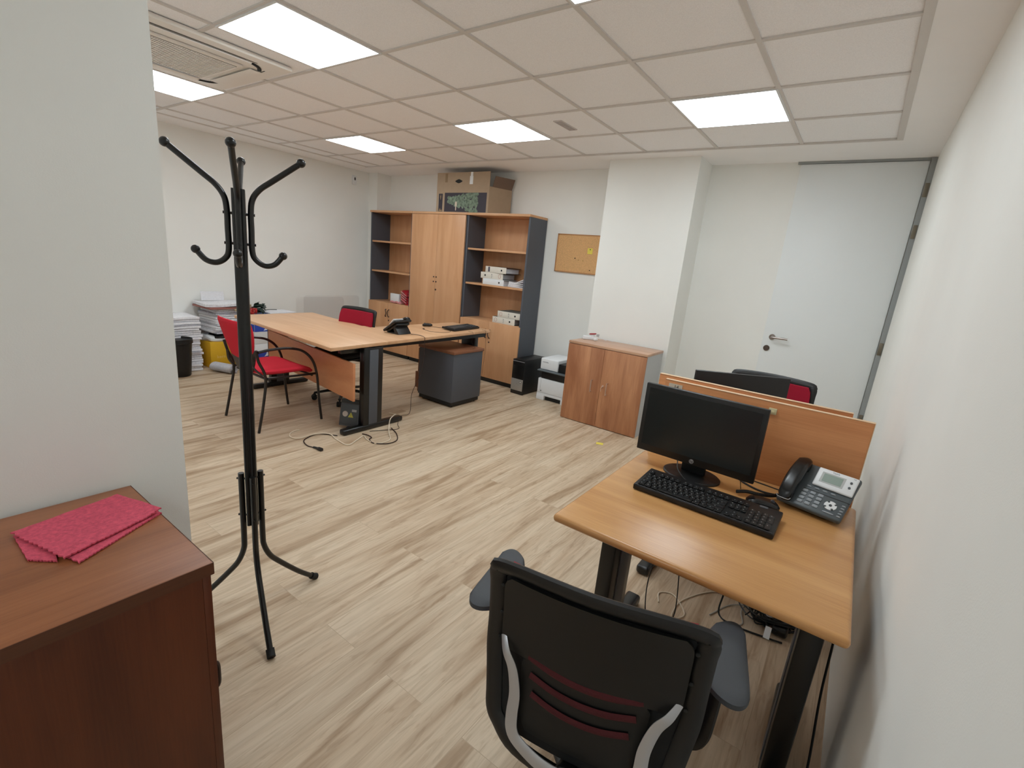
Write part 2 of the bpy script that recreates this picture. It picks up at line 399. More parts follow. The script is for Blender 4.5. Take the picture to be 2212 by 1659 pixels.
# ================================================================== CEILING THINGS
def panel(ix, iy, label):
    x1 = GX0 - 0.6 * ix; y0 = GY0 + 0.6 * iy
    t = thing('ceiling_light', label, 'ceiling light', (x1 - .3, y0 + .3, ZC + .002), 0, 'square LED ceiling panels')
    cx, cy = x1 - .3, y0 + .3
    MB().box(cx - .285, cx + .285, cy - .285, cy + .285, ZC - .003, ZC + .003).build('diffuser', PANEL_E, t, smooth=0)
    f = MB()
    for sx, sy, wx, wy in ((-1, 0, .006, .297), (1, 0, .006, .297), (0, -1, .285, .006), (0, 1, .285, .006)):
        f.box(cx + sx * .291 - wx, cx + sx * .291 + wx, cy + sy * .291 - wy, cy + sy * .291 + wy, ZC - .004, ZC + .0045)
    f.build('frame', WHITEP, t)
panel(1, -1, 'large square ceiling light nearest the air conditioner, right of it')
panel(4, -1, 'square ceiling light cut off by the near partition wall, beyond the air conditioner')
panel(4, 2, 'smallest square ceiling light, farthest left along the far end')
panel(1, 2, 'square ceiling light right above the tall bookcases, beside the small vent')
panel(-2, 2, 'square ceiling light on the right, in front of the door')
panel(-2, -1, 'square ceiling light just peeking in at the top edge of the photo')
if True:
    panel(-2, -6, 'square ceiling light over the near end of the room by the camera')
# air conditioner
ac = thing('air_conditioner', 'white four-way cassette air conditioner with slatted grille in the ceiling', 'air conditioner', (-3.66, 1.36, ZC))
ax0, ax1, ay0, ay1 = -4.12, -3.18, 0.90, 1.86
acw = plain('ac_white', (236, 232, 226), .5)
MB().box(ax0, ax1, ay0, ay1, ZC - .022, ZC + .004, .008).build('panel', acw, ac)
acw = plain('ac_white', (218, 212, 204), .5)
b = MB().box(ax0 + .2, ax1 - .2, ay0 + .2, ay1 - .2, ZC - .036, ZC - .02, .012).build('centre_panel', acw, ac)
g = MB()
for i in range(42):
    yy = ay0 + .235 + i * (ay1 - ay0 - .47) / 41
    g.box(ax0 + .235, ax1 - .235, yy - .0032, yy + .0032, ZC - .042, ZC - .035)
for i in range(7):
    xx = ax0 + .235 + i * (ax1 - ax0 - .47) / 6
    g.box(xx - .003, xx + .003, ay0 + .235, ay1 - .235, ZC - .0405, ZC - .035)
g.build('grille', acw, ac)
MB().box(ax0 + .23, ax1 - .23, ay0 + .23, ay1 - .23, ZC - .0375, ZC - .0355).build('filter', plain('ac_filter', (84, 76, 72), .8), ac)
cx, cy = (ax0 + ax1) / 2, (ay0 + ay1) / 2
for k in range(4):
    mx = T((cx, cy, 0)) @ RZ(k * PI / 2)
    MB().box(.389, .394, -.30, .30, ZC - .0235, ZC - .0215, mx=mx).build('air_slot', plain('slot_black', (22, 22, 24), .8), ac)
    MB().box(.315, .388, -.27, .27, ZC - .034, ZC - .029, .002, mx=mx @ T((0, 0, 0))).build('louvre', acw, ac)
    m2 = T((cx, cy, 0)) @ RZ(k * PI / 2 + PI / 4)
    MB().tube([(.46, -.06, ZC - .026), (.475, 0, ZC - .027), (.46, .06, ZC - .026)], .012, 8, 5, mx=m2, flat=.35).build('corner_slot', plain('slot_black', (22, 22, 24), .8), ac)
# vent
v = thing('ceiling_vent', 'small rectangular grey vent slot in a ceiling tile beside a light', 'vent', (-2.12, 3.44, ZC))
MB().box(-2.155, -2.085, 3.31, 3.56, ZC + .002, ZC + .009).build('frame', plain('vent_grey', (206, 200, 198), .6), v)
g = MB()
for i in range(12): g.box(-2.148, -2.092, 3.322 + i * .0198, 3.330 + i * .0198, ZC - .001, ZC + .003)
g.build('slat', plain('vent_slat', (190, 184, 184), .6), v)
# sensor on the left wall
s_ = thing('wall_sensor', 'small white motion sensor high on the left wall near the corner', 'sensor', (XL, 4.40, 2.35))
MB().box(XL, XL + .035, 4.37, 4.43, 2.30, 2.42, .01).build('housing', WHITEP, s_)
MB().ball((XL + .035, 4.40, 2.375), .016, sc_=(.5, .8, 1.3)).build('lens', plain('sensor_lens', (60, 60, 64), .3), s_)

# ================================================================== COAT RACK
cr = thing('coat_rack', 'black metal coat rack with four curved arms standing in front of the partition', 'coat rack', (-1.70, .80, 0))
c0 = Vector((-1.70, .80, 0))
b = MB(); zs = [.405, 1.611]
ring = []
seg = 32
for z in (.405, .406, 1.61, 1.611):
    rr = []
    for k in range(seg):
        a = 2 * PI * k / seg; r = .0205 + .0045 * math.cos(4 * (a - (4.203 + PI / 4)))
        rr.append(b.bm.verts.new(c0 + Vector((r * math.cos(a), r * math.sin(a), z))))
    ring.append(rr)
for A, B in zip(ring, ring[1:]):
    for k in range(seg): b.bm.faces.new((A[k], A[(k + 1) % seg], B[(k + 1) % seg], B[k]))
b.bm.faces.new(ring[0][::-1]); b.bm.faces.new(ring[-1])
b.build('pole', BLKM, cr, smooth=50)
for k in range(4):
    a = 4.203 + k * PI / 2; d = Vector((math.cos(a), math.sin(a), 0))
    P = lambda r, z: c0 + d * r + Vector((0, 0, z))
    arm = MB().tube([P(.186, 1.716), P(.10, 1.648), P(.062, 1.617), P(.040, 1.583), P(.034, 1.54), P(.034, 1.49), P(.034, 1.42), P(.044, 1.392), P(.07, 1.375), P(.10, 1.381), P(.124, 1.408)], .0092, 12, 6).build('arm', BLKM, cr)
    MB().ball(P(.188, 1.718), .0145).ball(P(.127, 1.412), .0135).build('knob', BLKM, arm)
    MB().cyl(P(.018, 1.535), P(.046, 1.535), .0045, 8).cyl(P(.018, 1.44), P(.046, 1.44), .0045, 8).build('bracket', BLKM, arm)
for deg in (-17.2, 94.75, 218.8):
    a = math.radians(deg); d = Vector((math.cos(a), math.sin(a), 0)); P = lambda r, z: c0 + d * r + Vector((0, 0, z))
    lg = MB().tube([P(.036, .612), P(.036, .5), P(.036, .34), P(.040, .29), P(.062, .235), P(.10, .185), P(.19, .085), P(.268, .012)], .0105, 12, 6).build('leg', BLKM, cr)
    MB().tube([P(.252, .027), P(.262, .018), P(.277, .0095)], .0145, 12, 2).build('rubber_foot', BLKR, lg)
    MB().cyl(P(.02, .59), P(.052, .59), .004, 8).cyl(P(.02, .44), P(.052, .44), .004, 8).build('screw', BLKM, lg)

# ================================================================== NEAR LEFT CABINET
x0, x1, y0, y1 = -1.567, -1.050, -0.45, 0.403
lc = thing('low_cabinet', 'dark brown walnut low cabinet in the foreground against the partition wall', 'cabinet', ((x0 + x1) / 2, (y0 + y1) / 2, 0))
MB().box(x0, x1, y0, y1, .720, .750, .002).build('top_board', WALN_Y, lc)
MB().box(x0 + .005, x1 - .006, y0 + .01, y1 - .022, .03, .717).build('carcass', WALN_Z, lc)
MB().box(x0 + .02, x1 - .03, y0 + .02, y1 - .04, 0, .03).build('plinth', BLKP, lc)
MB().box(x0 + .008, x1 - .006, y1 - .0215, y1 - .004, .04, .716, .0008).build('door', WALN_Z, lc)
MB().box(x1 + .0002, x1 + .0014, y0, y1, .7205, .7495).box(x0, x1, y1 + .0002, y1 + .0014, .7205, .7495).build('edge_band', WALN_SHADE, lc)  # thin added strips, their dark tone paints the shade on the board edge
zc = .37
b = MB().tube([(-1.13, y1 - .004, .41), (-1.13, y1 + .022, .405), (-1.13, y1 + .026, .37), (-1.13, y1 + .022, .335), (-1.13, y1 - .004, .33)], .0055, 8, 4)
b.build('handle', BROWND, lc)
# pink cloth
def cloth():
    A, B, C, D = V(-1.452, .148, 0), V(-1.508, .358, 0), V(-1.345, .404, 0), V(-1.243, .222, 0)
    z = .752
    root = thing('cleaning_cloth', 'folded pink microfibre cloth with zigzag edges on the dark cabinet', 'cloth', (-1.38, .28, .75))
    def layer(name, A, B, C, D, z, amp, zz, nu=60, nv=22, th=.0035, lift=None):
        b = MB(); top = {}; bot = {}
        for i in range(nu + 1):
            for j in range(nv + 1):
                u, v = i / nu, j / nv
                p = (A * (1 - u) + B * u) * (1 - v) + (D * (1 - u) + C * u) * v
                zig = (abs((u * zz) % 1 - .5) * 2 - .5) * .0042
                zigv = (abs((v * zz * .5) % 1 - .5) * 2 - .5) * .004
                if j == nv: p = p + (C - B).normalized() * zig
                if i == 0: p = p + (A - B).normalized() * zigv
                n_ = noise.noise(Vector((p.x * 14, p.y * 14, z * 3))) * amp + noise.noise(Vector((p.x * 45, p.y * 45, 1))) * amp * .4
                h = z + max(0, n_ + amp * .6) + (lift(u, v) if lift else 0)
                top[i, j] = b.bm.verts.new((p.x, p.y, h + th)); bot[i, j] = b.bm.verts.new((p.x, p.y, h))
        for i in range(nu):
            for j in range(nv):
                b.bm.faces.new((top[i, j], top[i + 1, j], top[i + 1, j + 1], top[i, j + 1])); b.bm.faces.new((bot[i, j], bot[i, j + 1], bot[i + 1, j + 1], bot[i + 1, j]))
        lp = [(i, 0) for i in range(nu)] + [(nu, j) for j in range(nv)] + [(i, nv) for i in range(nu, 0, -1)] + [(0, j) for j in range(nv, 0, -1)]
        for a, c in zip(lp, lp[1:] + lp[:1]): b.bm.faces.new((bot[a], bot[c], top[c], top[a]))
        return b.build(name, CLOTH, root, smooth=60)
    layer('under_fold', V(-1.432, .158, 0), B, C, V(-1.236, .216, 0), .7505, .0012, 24)
    layer('corner_flap', V(-1.448, .150, 0), V(-1.36, .20, 0), V(-1.272, .188, 0), V(-1.318, .150, 0), .7505, .001, 9, 24, 14)
    layer('upper_fold', A, B, C, V(-1.262, .198, 0), .7565, .0028, 22, lift=lambda u, v: .010 * max(0, u - .8) * 4 * v)
cloth()

# ================================================================== OFFICE DESKS
def column_leg(parent, x, yc, y0, y1, ztop, xw=.03, yw=.095):
    lg = MB().box(x - xw, x + xw, yc - yw, yc + yw, .04, ztop, .008).build('leg', BLKM, parent)
    MB().box(x + xw - .001, x + xw + .004, yc - yw * .45, yc + yw * .45, .05, ztop - .02, .002).box(x - xw - .004, x - xw + .001, yc - yw * .45, yc + yw * .45, .05, ztop - .02, .002).build('leg_cover', GREYP, lg)
    MB().box(x - .032, x + .032, y0, y1, .004, .048, .014, seg=4).build('foot', BLKM, lg)
    return lg
def rounded_poly(P, r=.01): return P
# --- L shaped desk
ld = thing('corner_desk', 'L-shaped beech office desk with black column legs and a wooden modesty panel', 'desk', (-3.7, 2.6, 0))
poly = [(-3.06, 2.045), (-3.165, 4.05), (-3.745, 4.09), (-3.76, 3.02), (-3.86, 2.915), (-4.80, 2.985), (-4.785, 2.165)]
MB().prism(poly[::-1], .708, .735, .002).build('tabletop', PEAR_T, ld)
mp = MB()
p0, p1 = V(-4.70, 2.44, 0), V(-3.065, 2.245, 0); dd = (p1 - p0).normalized(); nn = Vector((-dd.y, dd.x, 0))
mp.prism([(p0.x, p0.y), (p1.x, p1.y), (p1.x + nn.x * .018, p1.y + nn.y * .018), (p0.x + nn.x * .018, p0.y + nn.y * .018)], 0.285, .590, .001)
mp.build('modesty_panel', wood('panel_beech', (210, 146, 102), (190, 122, 80), 'x', .42), ld)
column_leg(ld, -3.12, 2.46, 2.18, 2.79, .70)
column_leg(ld, -4.72, 2.55, 2.27, 2.86, .70)
lg = MB().box(-3.46, -3.27, 3.93, 3.99, .05, .70, .006).build('leg', BLKM, ld)
MB().box(-3.62, -3.22, 3.93, 3.99, .004, .048, .014, seg=4).build('foot', BLKM, lg)
MB().box(-3.19, -3.15, 2.5, 3.95, .672, .706).box(-4.7, -3.15, 2.50, 2.54, .66, .706).box(-4.7, -3.3, 2.83, 2.86, .675, .706).build('beam', BLKM, ld)
MB().box(-3.2, -3.155, 2.2, 2.42, .655, .706, .004).box(-4.7, -4.66, 2.3, 2.8, .66, .706, .004).build('bracket', BLKM, ld)

# --- near desk
nd = thing('office_desk', 'near beech desk on the right carrying the monitor, keyboard and grey phone', 'desk', (-.24, 1.6, 0))
b = MB().box(-.622, .143, 1.178, 2.0, .708, .735, .0125, seg=4)
b.build('tabletop', BEECH_DX, nd)
column_leg(nd, -.555, 1.62, 1.30, 1.95, .70, .03, .10)
column_leg(nd, .085, 1.50, 1.22, 1.85, .70, .03, .10)
MB().box(-.53, .06, 1.60, 1.64, .665, .705).box(-.53, .06, 1.85, 1.88, .675, .705).build('beam', BLKM, nd)
pn = MB().box(-.602, .125, 2.004, 2.022, .60, 1.046, .001).build('divider_panel', wood('panel_front', (216, 150, 98), (190, 122, 72), 'x', .42), nd)
MB().box(-.602, .125, 2.003, 2.023, 1.0462, 1.0482).box(.1252, .1272, 2.003, 2.023, .60, 1.0482).build('edge_band', wood('edge_pale', (232, 200, 164), (220, 180, 140), 'x', .4), pn)
# --- far desk
fd = thing('office_desk', 'far beech desk behind the divider panels, facing the door', 'desk', (-.3, 2.5, 0))
MB().box(-.655, .065, 2.105, 2.87, .708, .735, .012, seg=4).build('tabletop', BEECH_DX, fd)
pn = MB().box(-.655, .062, 2.085, 2.103, .60, 1.048, .001).build('divider_panel', MATS['panel_front'], fd)
MB().box(-.655, .062, 2.084, 2.104, 1.0482, 1.0502).build('edge_band', MATS['edge_pale'], pn)
column_leg(fd, -.60, 2.48, 2.16, 2.80, .70, .03, .10)
column_leg(fd, .02, 2.48, 2.16, 2.80, .70, .03, .10)
MB().box(-.58, 0, 2.46, 2.50, .665, .705).build('beam', BLKM, fd)
# label on panel
lb = thing('number_label', 'small cream card label with printed number on the divider panel, left end', 'label', (-.53, 2.0, 1.0))
MB().box(-.584, -.528, 2.0016, 2.0029, .990, 1.034).build('card', plain('cream_label', (214, 202, 184), .7), lb)
MB().text('14', .02, T((-.552, 2.0014, 1.022)) @ FRONT).build('print', INK, lb)
lb = thing('plastic_clip', 'small cream plastic hook on the divider panel beside the monitor', 'hook', (-.18, 2.0, 1.0))
MB().box(-.198, -.170, 1.998, 2.0035, 1.000, 1.024, .002).build('base', plain('cream_plastic', (210, 200, 160), .5), lb)
MB().box(-.190, -.178, 1.992, 1.998, 1.006, 1.016, .002).build('hook', plain('cream_plastic', (210, 200, 160), .5), lb)

# ================================================================== MONITORS
def monitor(name, label, loc, rz, w=.436, h=.273, zb=.055):
    t = thing(name, label, 'monitor', (0, 0, 0))
    MB().box(-w / 2, w / 2, -.006, .014, zb, zb + h, .003).build('bezel', BLKP, t)
    MB().box(-w / 2 + .016, w / 2 - .016, -.0068, -.0058, zb + .028, zb + h - .016).build('screen', SCREEN, t)
    MB().pillow(w * .7, h * .55, .045, .5, bend=None, mx=T((0, .022, zb + h * .4)) @ RX(PI / 2)).build('rear_housing', BLKP, t)
    MB().box(-.045, .045, .035, .055, .008, zb + h * .55, .006).build('stand_neck', BLKP, t)
    MB().lathe([(.106, 0), (.106, .006), (.102, .009), (.03, .012)], seg=40, mx=T((0, .03, 0)) @ Matrix.Diagonal((1.0, .8, 1, 1))).build('stand_base', BLKP, t)
    lo = MB().lathe([(.0085, 0), (.0085, .0012)], mx=T((.0, -.006, zb + .014)) @ RX(PI / 2)).build('badge', plain('badge_silver', (178, 178, 180), .35, metal=.5), t)
    MB().text('hp', .014, T((0, -.0078, zb + .0145)) @ FRONT, ext=.0003).build('logo', INK, t)
    t.location = loc; t.rotation_euler = (0, 0, rz); return t
mon = monitor('computer_monitor', 'black flat monitor on the near desk, its dark screen facing the camera', (-.388, 1.79, .735), -.03)
mon2 = dup(mon, (-.375, 2.40, .735), PI + .60, 'black monitor seen from behind above the divider panels')
# far monitor stands a little higher
mon2.location.z = .735; 
# ================================================================== KEYBOARDS
def keyboard(label, loc, rz, flip=False):
    t = thing('keyboard', label, 'keyboard', (0, 0, 0))
    L, W_ = .447, .163
    mx = RX(math.radians(4.0))
    MB().box(-L / 2, L / 2, 0, W_, .0015, .021, .004, mx=mx).build('case', BLKP, t)
    pr = MB().box(-L / 2 + .006, L / 2 - .006, .002, .0055, .0205, .0222, .001, mx=mx).build('front_edge', plain('kbd_edge', (58, 58, 62), .3), t)
    MB().box(.155, .18, .145, .158, .0205, .0225, .001, mx=mx).build('indicator_panel', DGREY, t)
    k = MB(); let = MB()
    pit = .0187
    def key(x, y, wk=1.0, hk=1.0):
        k.box(x - pit * wk / 2 + .0012, x + pit * wk / 2 - .0012, y - pit * hk / 2 + .0012, y + pit * hk / 2 - .0012, .0205, .0268, .0018, mx=mx, seg=1)
        let.box(x - .003, x, y + .001, y + .0045, .0267, .02705, mx=mx)
    X0 = -L / 2 + .012
    rows = [.018, .037, .056, .075, .094, .122]
    wid = [[1.25, 1.25, 1.25, 6.25, 1.25, 1.25, 1.25, 1.25], [1.25, 1] + [1] * 10 + [2.75], [1.75] + [1] * 11 + [2.25], [1.5] + [1] * 12 + [1.5], [1] * 13 + [2], None]
    for y, ws in zip(rows, wid):
        if ws is None:
            for i, xo in enumerate([0, 2, 3, 4, 5, 6.5, 7.5, 8.5, 9.5, 11, 12, 13, 14]): key(X0 + (xo + .5) * pit, y)
            continue
        xx = X0
        for wk in ws: key(xx + wk * pit / 2, y, wk); xx += wk * pit
    X1 = X0 + 15.3 * pit
    for c in range(3):
        key(X1 + (c + .5) * pit, .018); key(X1 + (c + .5) * pit, .075); key(X1 + (c + .5) * pit, .094); key(X1 + (c + .5) * pit, .122)
    key(X1 + 1.5 * pit, .037)
    X2 = X1 + 3.25 * pit
    for c in range(3):
        for y in rows[:5]: key(X2 + (c + .5) * pit, y)
    for y, hk in ((.0275, 2), (.0655, 2), (.094, 1)): key(X2 + 3.5 * pit, y, 1, hk)
    kk = k.build('keys', plain('key_black', (20, 20, 21), .4), t, smooth=0)
    let.build('key_legends', plain('legend', (150, 150, 150), .6), t, smooth=0)
    t.location = loc; t.rotation_euler = (0, 0, rz); return t
kb = keyboard('black keyboard on the near desk in front of the monitor', (-.285, 1.527, .735), -.025)
kb2 = dup(kb, (-3.265, 3.79, .735), PI / 2 + .10, 'black keyboard lying on the far end of the L-shaped desk')
# ================================================================== MICE
def mouse(label, loc, rz):
    t = thing('computer_mouse', label, 'mouse', (0, 0, 0))
    MB().pillow(.058, .106, .030, .75, mx=T((0, 0, .016)), p=2.5, bend=lambda x, y: .004 - 2.2 * y * y - .04 * y).build('body', BLKG, t)
    MB().cyl((-.003, .028, .0305), (.003, .028, .0305), .007, 12).build('wheel', DGREY, t)
    t.location = loc; t.rotation_euler = (0, 0, rz); return t
ms = mouse('glossy black mouse lying behind the keyboard of the near desk', (-.125, 1.735, .735), -1.35)
ms2 = dup(ms, (-3.60, 3.54, .735), 2.3, 'black mouse lying beside the keyboard on the L-shaped desk')
# ================================================================== DESK PHONES
def phone(label, loc, rz, shellm=None):
    PHONEG = shellm or globals()['PHONEG']
    t = thing('desk_phone', label, 'telephone', (0, 0, 0))
    tilt = math.radians(33)
    B = T((0, 0, .012)) @ RX(tilt)           # body plane: x across, y up the slope
    W_, D_ = .196, .195
    MB().box(-W_ / 2, W_ / 2, 0, D_, -.006, .014, .007, mx=B, seg=3).build('base', PHONEG, t)
    MB().box(-W_ / 2 + .02, W_ / 2 - .02, .02, D_ - .02, -.028, -.006, .006, mx=B).build('underside', BLKP, t)
    MB().prism([(.03, .0), (.175, .0), (.185, .004), (.178, .012), (.13, .07), (.11, .085), (.10, .07), (.13, .012), (.04, .008)], -.075, .075, .002, mx=Matrix(((0, 0, 1, 0), (1, 0, 0, 0), (0, 1, 0, 0), (0, 0, 0, 1)))).build('stand', BLKP, t)
    MB().box(-.040, .099, -.004 + .083, -.001 + .083, .0135, .0145, mx=B).build('seam', BLKP, t)
    # keypad
    k = MB(); s2 = MB()
    for r in range(4):
        for c in range(3):
            X, Y = -.030 + c * .0235, .022 + r * .0165
            k.pillow(.0165, .0115, .006, .35, 4, mx=B @ T((X, Y, .0155)))
            s2.box(X - .001, X + .004, Y - .0015, Y + .0015, .0172, .0182, mx=B)
    for c in range(4): k.pillow(.015, .006, .005, .9, 4, mx=B @ T((-.028 + c * .0245, .094, .015)))
    for r in range(5): k.pillow(.011, .006, .005, .7, 4, mx=B @ T((.088, .016 + r * .0115, .015)))
    k.pillow(.034, .006, .004, .9, 4, mx=B @ T((.058, .016, .015)))
    k.build('keypad', plain('phone_keys', (150, 156, 162), .35), t); s2.build('key_print', INK, t)
    MB().lathe([(.0185, 0), (.0185, .002), (.018, .003)], seg=20, mx=B @ T((.055, .046, .014))).build('navigation_pad', WHITEP, t)
    n = MB().ball((0, 0, 0), .0045, mx=B @ T((.055, .046, .0175)))
    for a in range(4): n.ball((0, 0, 0), .0042, mx=B @ T((.055 + .0155 * math.cos(a * PI / 2 + .6), .046 + .0155 * math.sin(a * PI / 2 + .6), .015)))
    n.build('navigation_button', PHONEG, t)
    # display
    D = B @ T((.036, .140, .026)) @ RX(math.radians(12)) @ Matrix.Diagonal((.86, .96, 1, 1))
    ds = MB().box(-.070, .070, -.038, .038, -.006, .004, .0055, mx=D, seg=3).build('display_bezel', WHITEP, t)
    MB().box(-.052, .030, -.020, .022, .0038, .0048, mx=D).build('display_frame', plain('frame_grey', (176, 178, 176), .4), ds)
    MB().box(-.044, .022, -.015, .017, .0046, .0054, mx=D).build('screen', LCD, ds)
    MB().lathe([(.0045, 0), (.0045, .002)], mx=D @ T((.050, .012, .004))).lathe([(.0045, 0), (.0045, .002)], mx=D @ T((.050, -.008, .004))).build('button', DGREY, ds)
    MB().text('Yealink', .0085, D @ T((-.008, .029, .0042)), ext=.0002).text('HD', .006, D @ T((.056, .030, .0042)), ext=.0002).build('print', INKL, ds)
    # handset
    H = B @ T((-.073, .098, .028))
    def hb(x, y): return .016 - 3.2 * y * y * .5
    hs = MB().pillow(.050, .205, .030, .6, 14, mx=H, p=4, bend=lambda x, y: .018 - 1.9 * y * y).build('handset', BLKG, t)
    MB().pillow(.044, .05, .03, .6, 8, mx=H @ T((0, .072, -.010))).pillow(.044, .05, .03, .6, 8, mx=H @ T((0, -.072, -.010))).build('handset_cup', BLKP, hs)
    MB().tube([(-.022, -.094, .004), (-.016, -.102, .003), (.016, -.102, .003), (.022, -.094, .004)], .0012, 6, 3, mx=H).build('trim_ring', SILV, hs)
    t.location = loc; t.rotation_euler = (0, 0, rz); return t
ph = phone('grey and black desk phone with a white display on the near desk', (.0, 1.80, .735), -.235)
ph2 = phone('black desk phone seen from behind on the L-shaped desk', (-3.49, 2.97, .735), -PI / 2 + .02, BLKP)
def cable(label, pts, r, mat, name='cable', n=8, cat='cable', seg=7, group=None):
    o = MB().tube(pts, r, seg, n).build(name, mat, origin=pts[0]); return tag(o, label, cat, group)
# phone coil
b = MB(); P = catmull([(-.065, 1.865, .745), (-.085, 1.865, .746), (-.115, 1.825, .748), (-.150, 1.797, .750), (-.185, 1.790, .750), (-.215, 1.775, .745)], 12)
pts = []
tot = len(P)
for i in range(tot * 10):
    f = i / 10; i0 = min(int(f), tot - 2); p = P[i0].lerp(P[i0 + 1], f - i0) if f < tot - 1 else P[-1]
    a = i * .95; d = (P[i0 + 1] - P[i0]).normalized(); n1 = Vector((0, 0, 1)); n2 = d.cross(n1)
    pts.append(p + n1 * math.sin(a) * .0055 + n2 * math.cos(a) * .0055 + V(0, 0, .004))
b.tube(pts, .0014, 5, 1).build('handset_cord', BLKP, ph)
Z = .7375
cable('thick black cable from the grey phone across the near desk', [(-.06, 1.90, Z + .002), (-.14, 1.875, Z + .001), (-.21, 1.905, Z + .001), (-.262, 1.955, Z + .004)], .0036, BLKP)
cable('thin black cable along the foot of the divider panel behind the near monitor', [(-.07, 1.94, Z), (-.16, 1.955, Z), (-.25, 1.965, Z), (-.30, 1.945, Z + .012), (-.36, 1.93, Z + .03)], .0022, BLKP)
cable('thin black mouse cable running around the stand of the near monitor', [(-.175, 1.72, Z), (-.20, 1.715, Z), (-.24, 1.70, Z), (-.29, 1.703, Z), (-.36, 1.705, Z + .012), (-.42, 1.75, Z + .03), (-.44, 1.79, Z + .055)], .0020, BLKP)
cable('thin black wire hanging from the near monitor to the phone cord', [(-.215, 1.80, .80), (-.212, 1.80, .775), (-.207, 1.80, .752)], .0013, BLKP)

# ================================================================== OFFICE CHAIRS
def office_chair(label, lift=0.0, loc=(0, 0, 0), rz=0, group=None):
    t = thing('office_chair', label, 'chair', (0, 0, 0), 0, group)
    # five-star base
    for k in range(5):
        a = 2 * PI * k / 5 + .98; d = Vector((math.cos(a), math.sin(a), 0)); n = Vector((-d.y, d.x, 0))
        lg = MB().tube([d * .03 + V(0, 0, .095), d * .15 + V(0, 0, .088), d * .285 + V(0, 0, .068)], lambda q: .021 - .007 * q, 10, 4, flat=.8).build('base_arm', BLKP, t)
        e = d * .285
        MB().cyl(e + V(0, 0, .07), e + V(0, 0, .045), .006, 8).cyl(e + n * .004 + V(0, 0, .0252), e + n * .024 + V(0, 0, .0252), .025, 18).cyl(e - n * .004 + V(0, 0, .0252), e - n * .024 + V(0, 0, .0252), .025, 18).tube([e + n * .0 + d * .022 + V(0, 0, .03), e + V(0, 0, .055), e - d * .022 + V(0, 0, .034)], .008, 8, 4).build('caster', BLKR, lg)
    MB().lathe([(.032, .07), (.032, .11), (.025, .115), (.025, .26 + lift * .5), (.014, .262 + lift * .5), (.014, .36 + lift)], seg=20).build('gas_column', BLKM, t)
    q = lift
    MB().box(-.09, .09, -.12, .10, .355 + q, .39 + q, .01).tube([(.05, -.02, .37 + q), (.16, .0, .372 + q), (.20, .02, .37 + q)], .006, 8, 3).build('mechanism', BLKP, t)
    def seatbend(x, y): return (.012 * (y + .1) * -3 if y > .15 else 0) - .25 * x * x * .3
    st = MB().pillow(.49, .47, .07, .55, 18, mx=T((0, .06, .435 + q)), p=5, bend=lambda x, y: -max(0, y - .12) * .25 + .1 * x * x).build('seat', MESHF, t)
    MB().pillow(.47, .45, .035, .55, 14, mx=T((0, .06, .40 + q)), p=5, bend=lambda x, y: -max(0, y - .12) * .25 + .1 * x * x).build('seat_shell', BLKP, st)
    # back: curved in profile, y as a function of height; z from .44 to .834
    zb, zt = .415 + q, .834 + q
    def yb(z, x=0):
        s = (z - zb) / (zt - zb)
        return -.165 - .030 * math.sin(s * PI * .9) * -1 * 1.0 + (-.018) * s + .55 * x * x - .02
    def half(z):
        s = (z - zb) / (zt - zb)
        return .196 + .032 * min(1, s * 2.2) ** .8 - .006 * s
    # frame ring
    L = []
    for s in [i / 10 for i in range(11)]:
        z = zb + .03 + (zt - zb - .05) * s; L.append((-half(z) + .006, z))
    path = L + [(-half(zt) + .03, zt - .002), (0, zt + .004), (half(zt) - .03, zt - .002)] + [(-x, z) for x, z in reversed(L)] + [(half(zb) - .016, zb + .008), (half(zb) - .07, zb - .028), (0, zb - .04), (-half(zb) + .07, zb - .028), (-half(zb) + .016, zb + .008)]
    fr = MB().tube([(x, yb(z, x), z) for x, z in path], lambda s: .0215, 10, 5, closed=True, flat=.55, upv=(0, 1, 0)).build('back_frame', BLKP, t)
    # back shell (rear), grid following the curve
    def shell(name, zlo, zhi, inset, off, mat, th, parent, holes=None, nx=16, nz=16):
        b = MB()
        g1 = {}
        for i in range(nx + 1):
            for j in range(nz + 1):
                z = zlo + (zhi - zlo) * j / nz; hw = half(z) - inset; u = -1 + 2 * i / nx
                # round the corners
                v_ = -1 + 2 * j / nz; x = u * hw * math.sqrt(1 - .18 * v_ ** 8)
                for kk, o in enumerate((off, off + th)):
                    g1[i, j, kk] = b.bm.verts.new((x, yb(z, x) + o, z))
        for i in range(nx):
            for j in range(nz):
                b.bm.faces.new((g1[i, j, 0], g1[i + 1, j, 0], g1[i + 1, j + 1, 0], g1[i, j + 1, 0])); b.bm.faces.new((g1[i, j, 1], g1[i, j + 1, 1], g1[i + 1, j + 1, 1], g1[i + 1, j, 1]))
        lp = [(i, 0) for i in range(nx)] + [(nx, j) for j in range(nz)] + [(i, nz) for i in range(nx, 0, -1)] + [(0, j) for j in range(nz, 0, -1)]
        for a, c in zip(lp, lp[1:] + lp[:1]): b.bm.faces.new((g1[a + (0,)], g1[c + (0,)], g1[c + (1,)], g1[a + (1,)]))
        return b.build(name, mat, parent, smooth=50)
    sh = shell('back_shell', zb + .205, zt - .016, .027, -.014, plain('shell_black', (12, 12, 12), .5), .008, t)
    shell('lumbar_support', zb + .03, zb + .205, .082, -.010, plain('shell_black', (12, 12, 12), .5), .006, t)
    shell('mesh', zb, zt - .02, .012, .002, MESHF, .003, t)
    shell('back_cushion', zb + .02, zt - .010, .008, .010, REDC, .026, t)
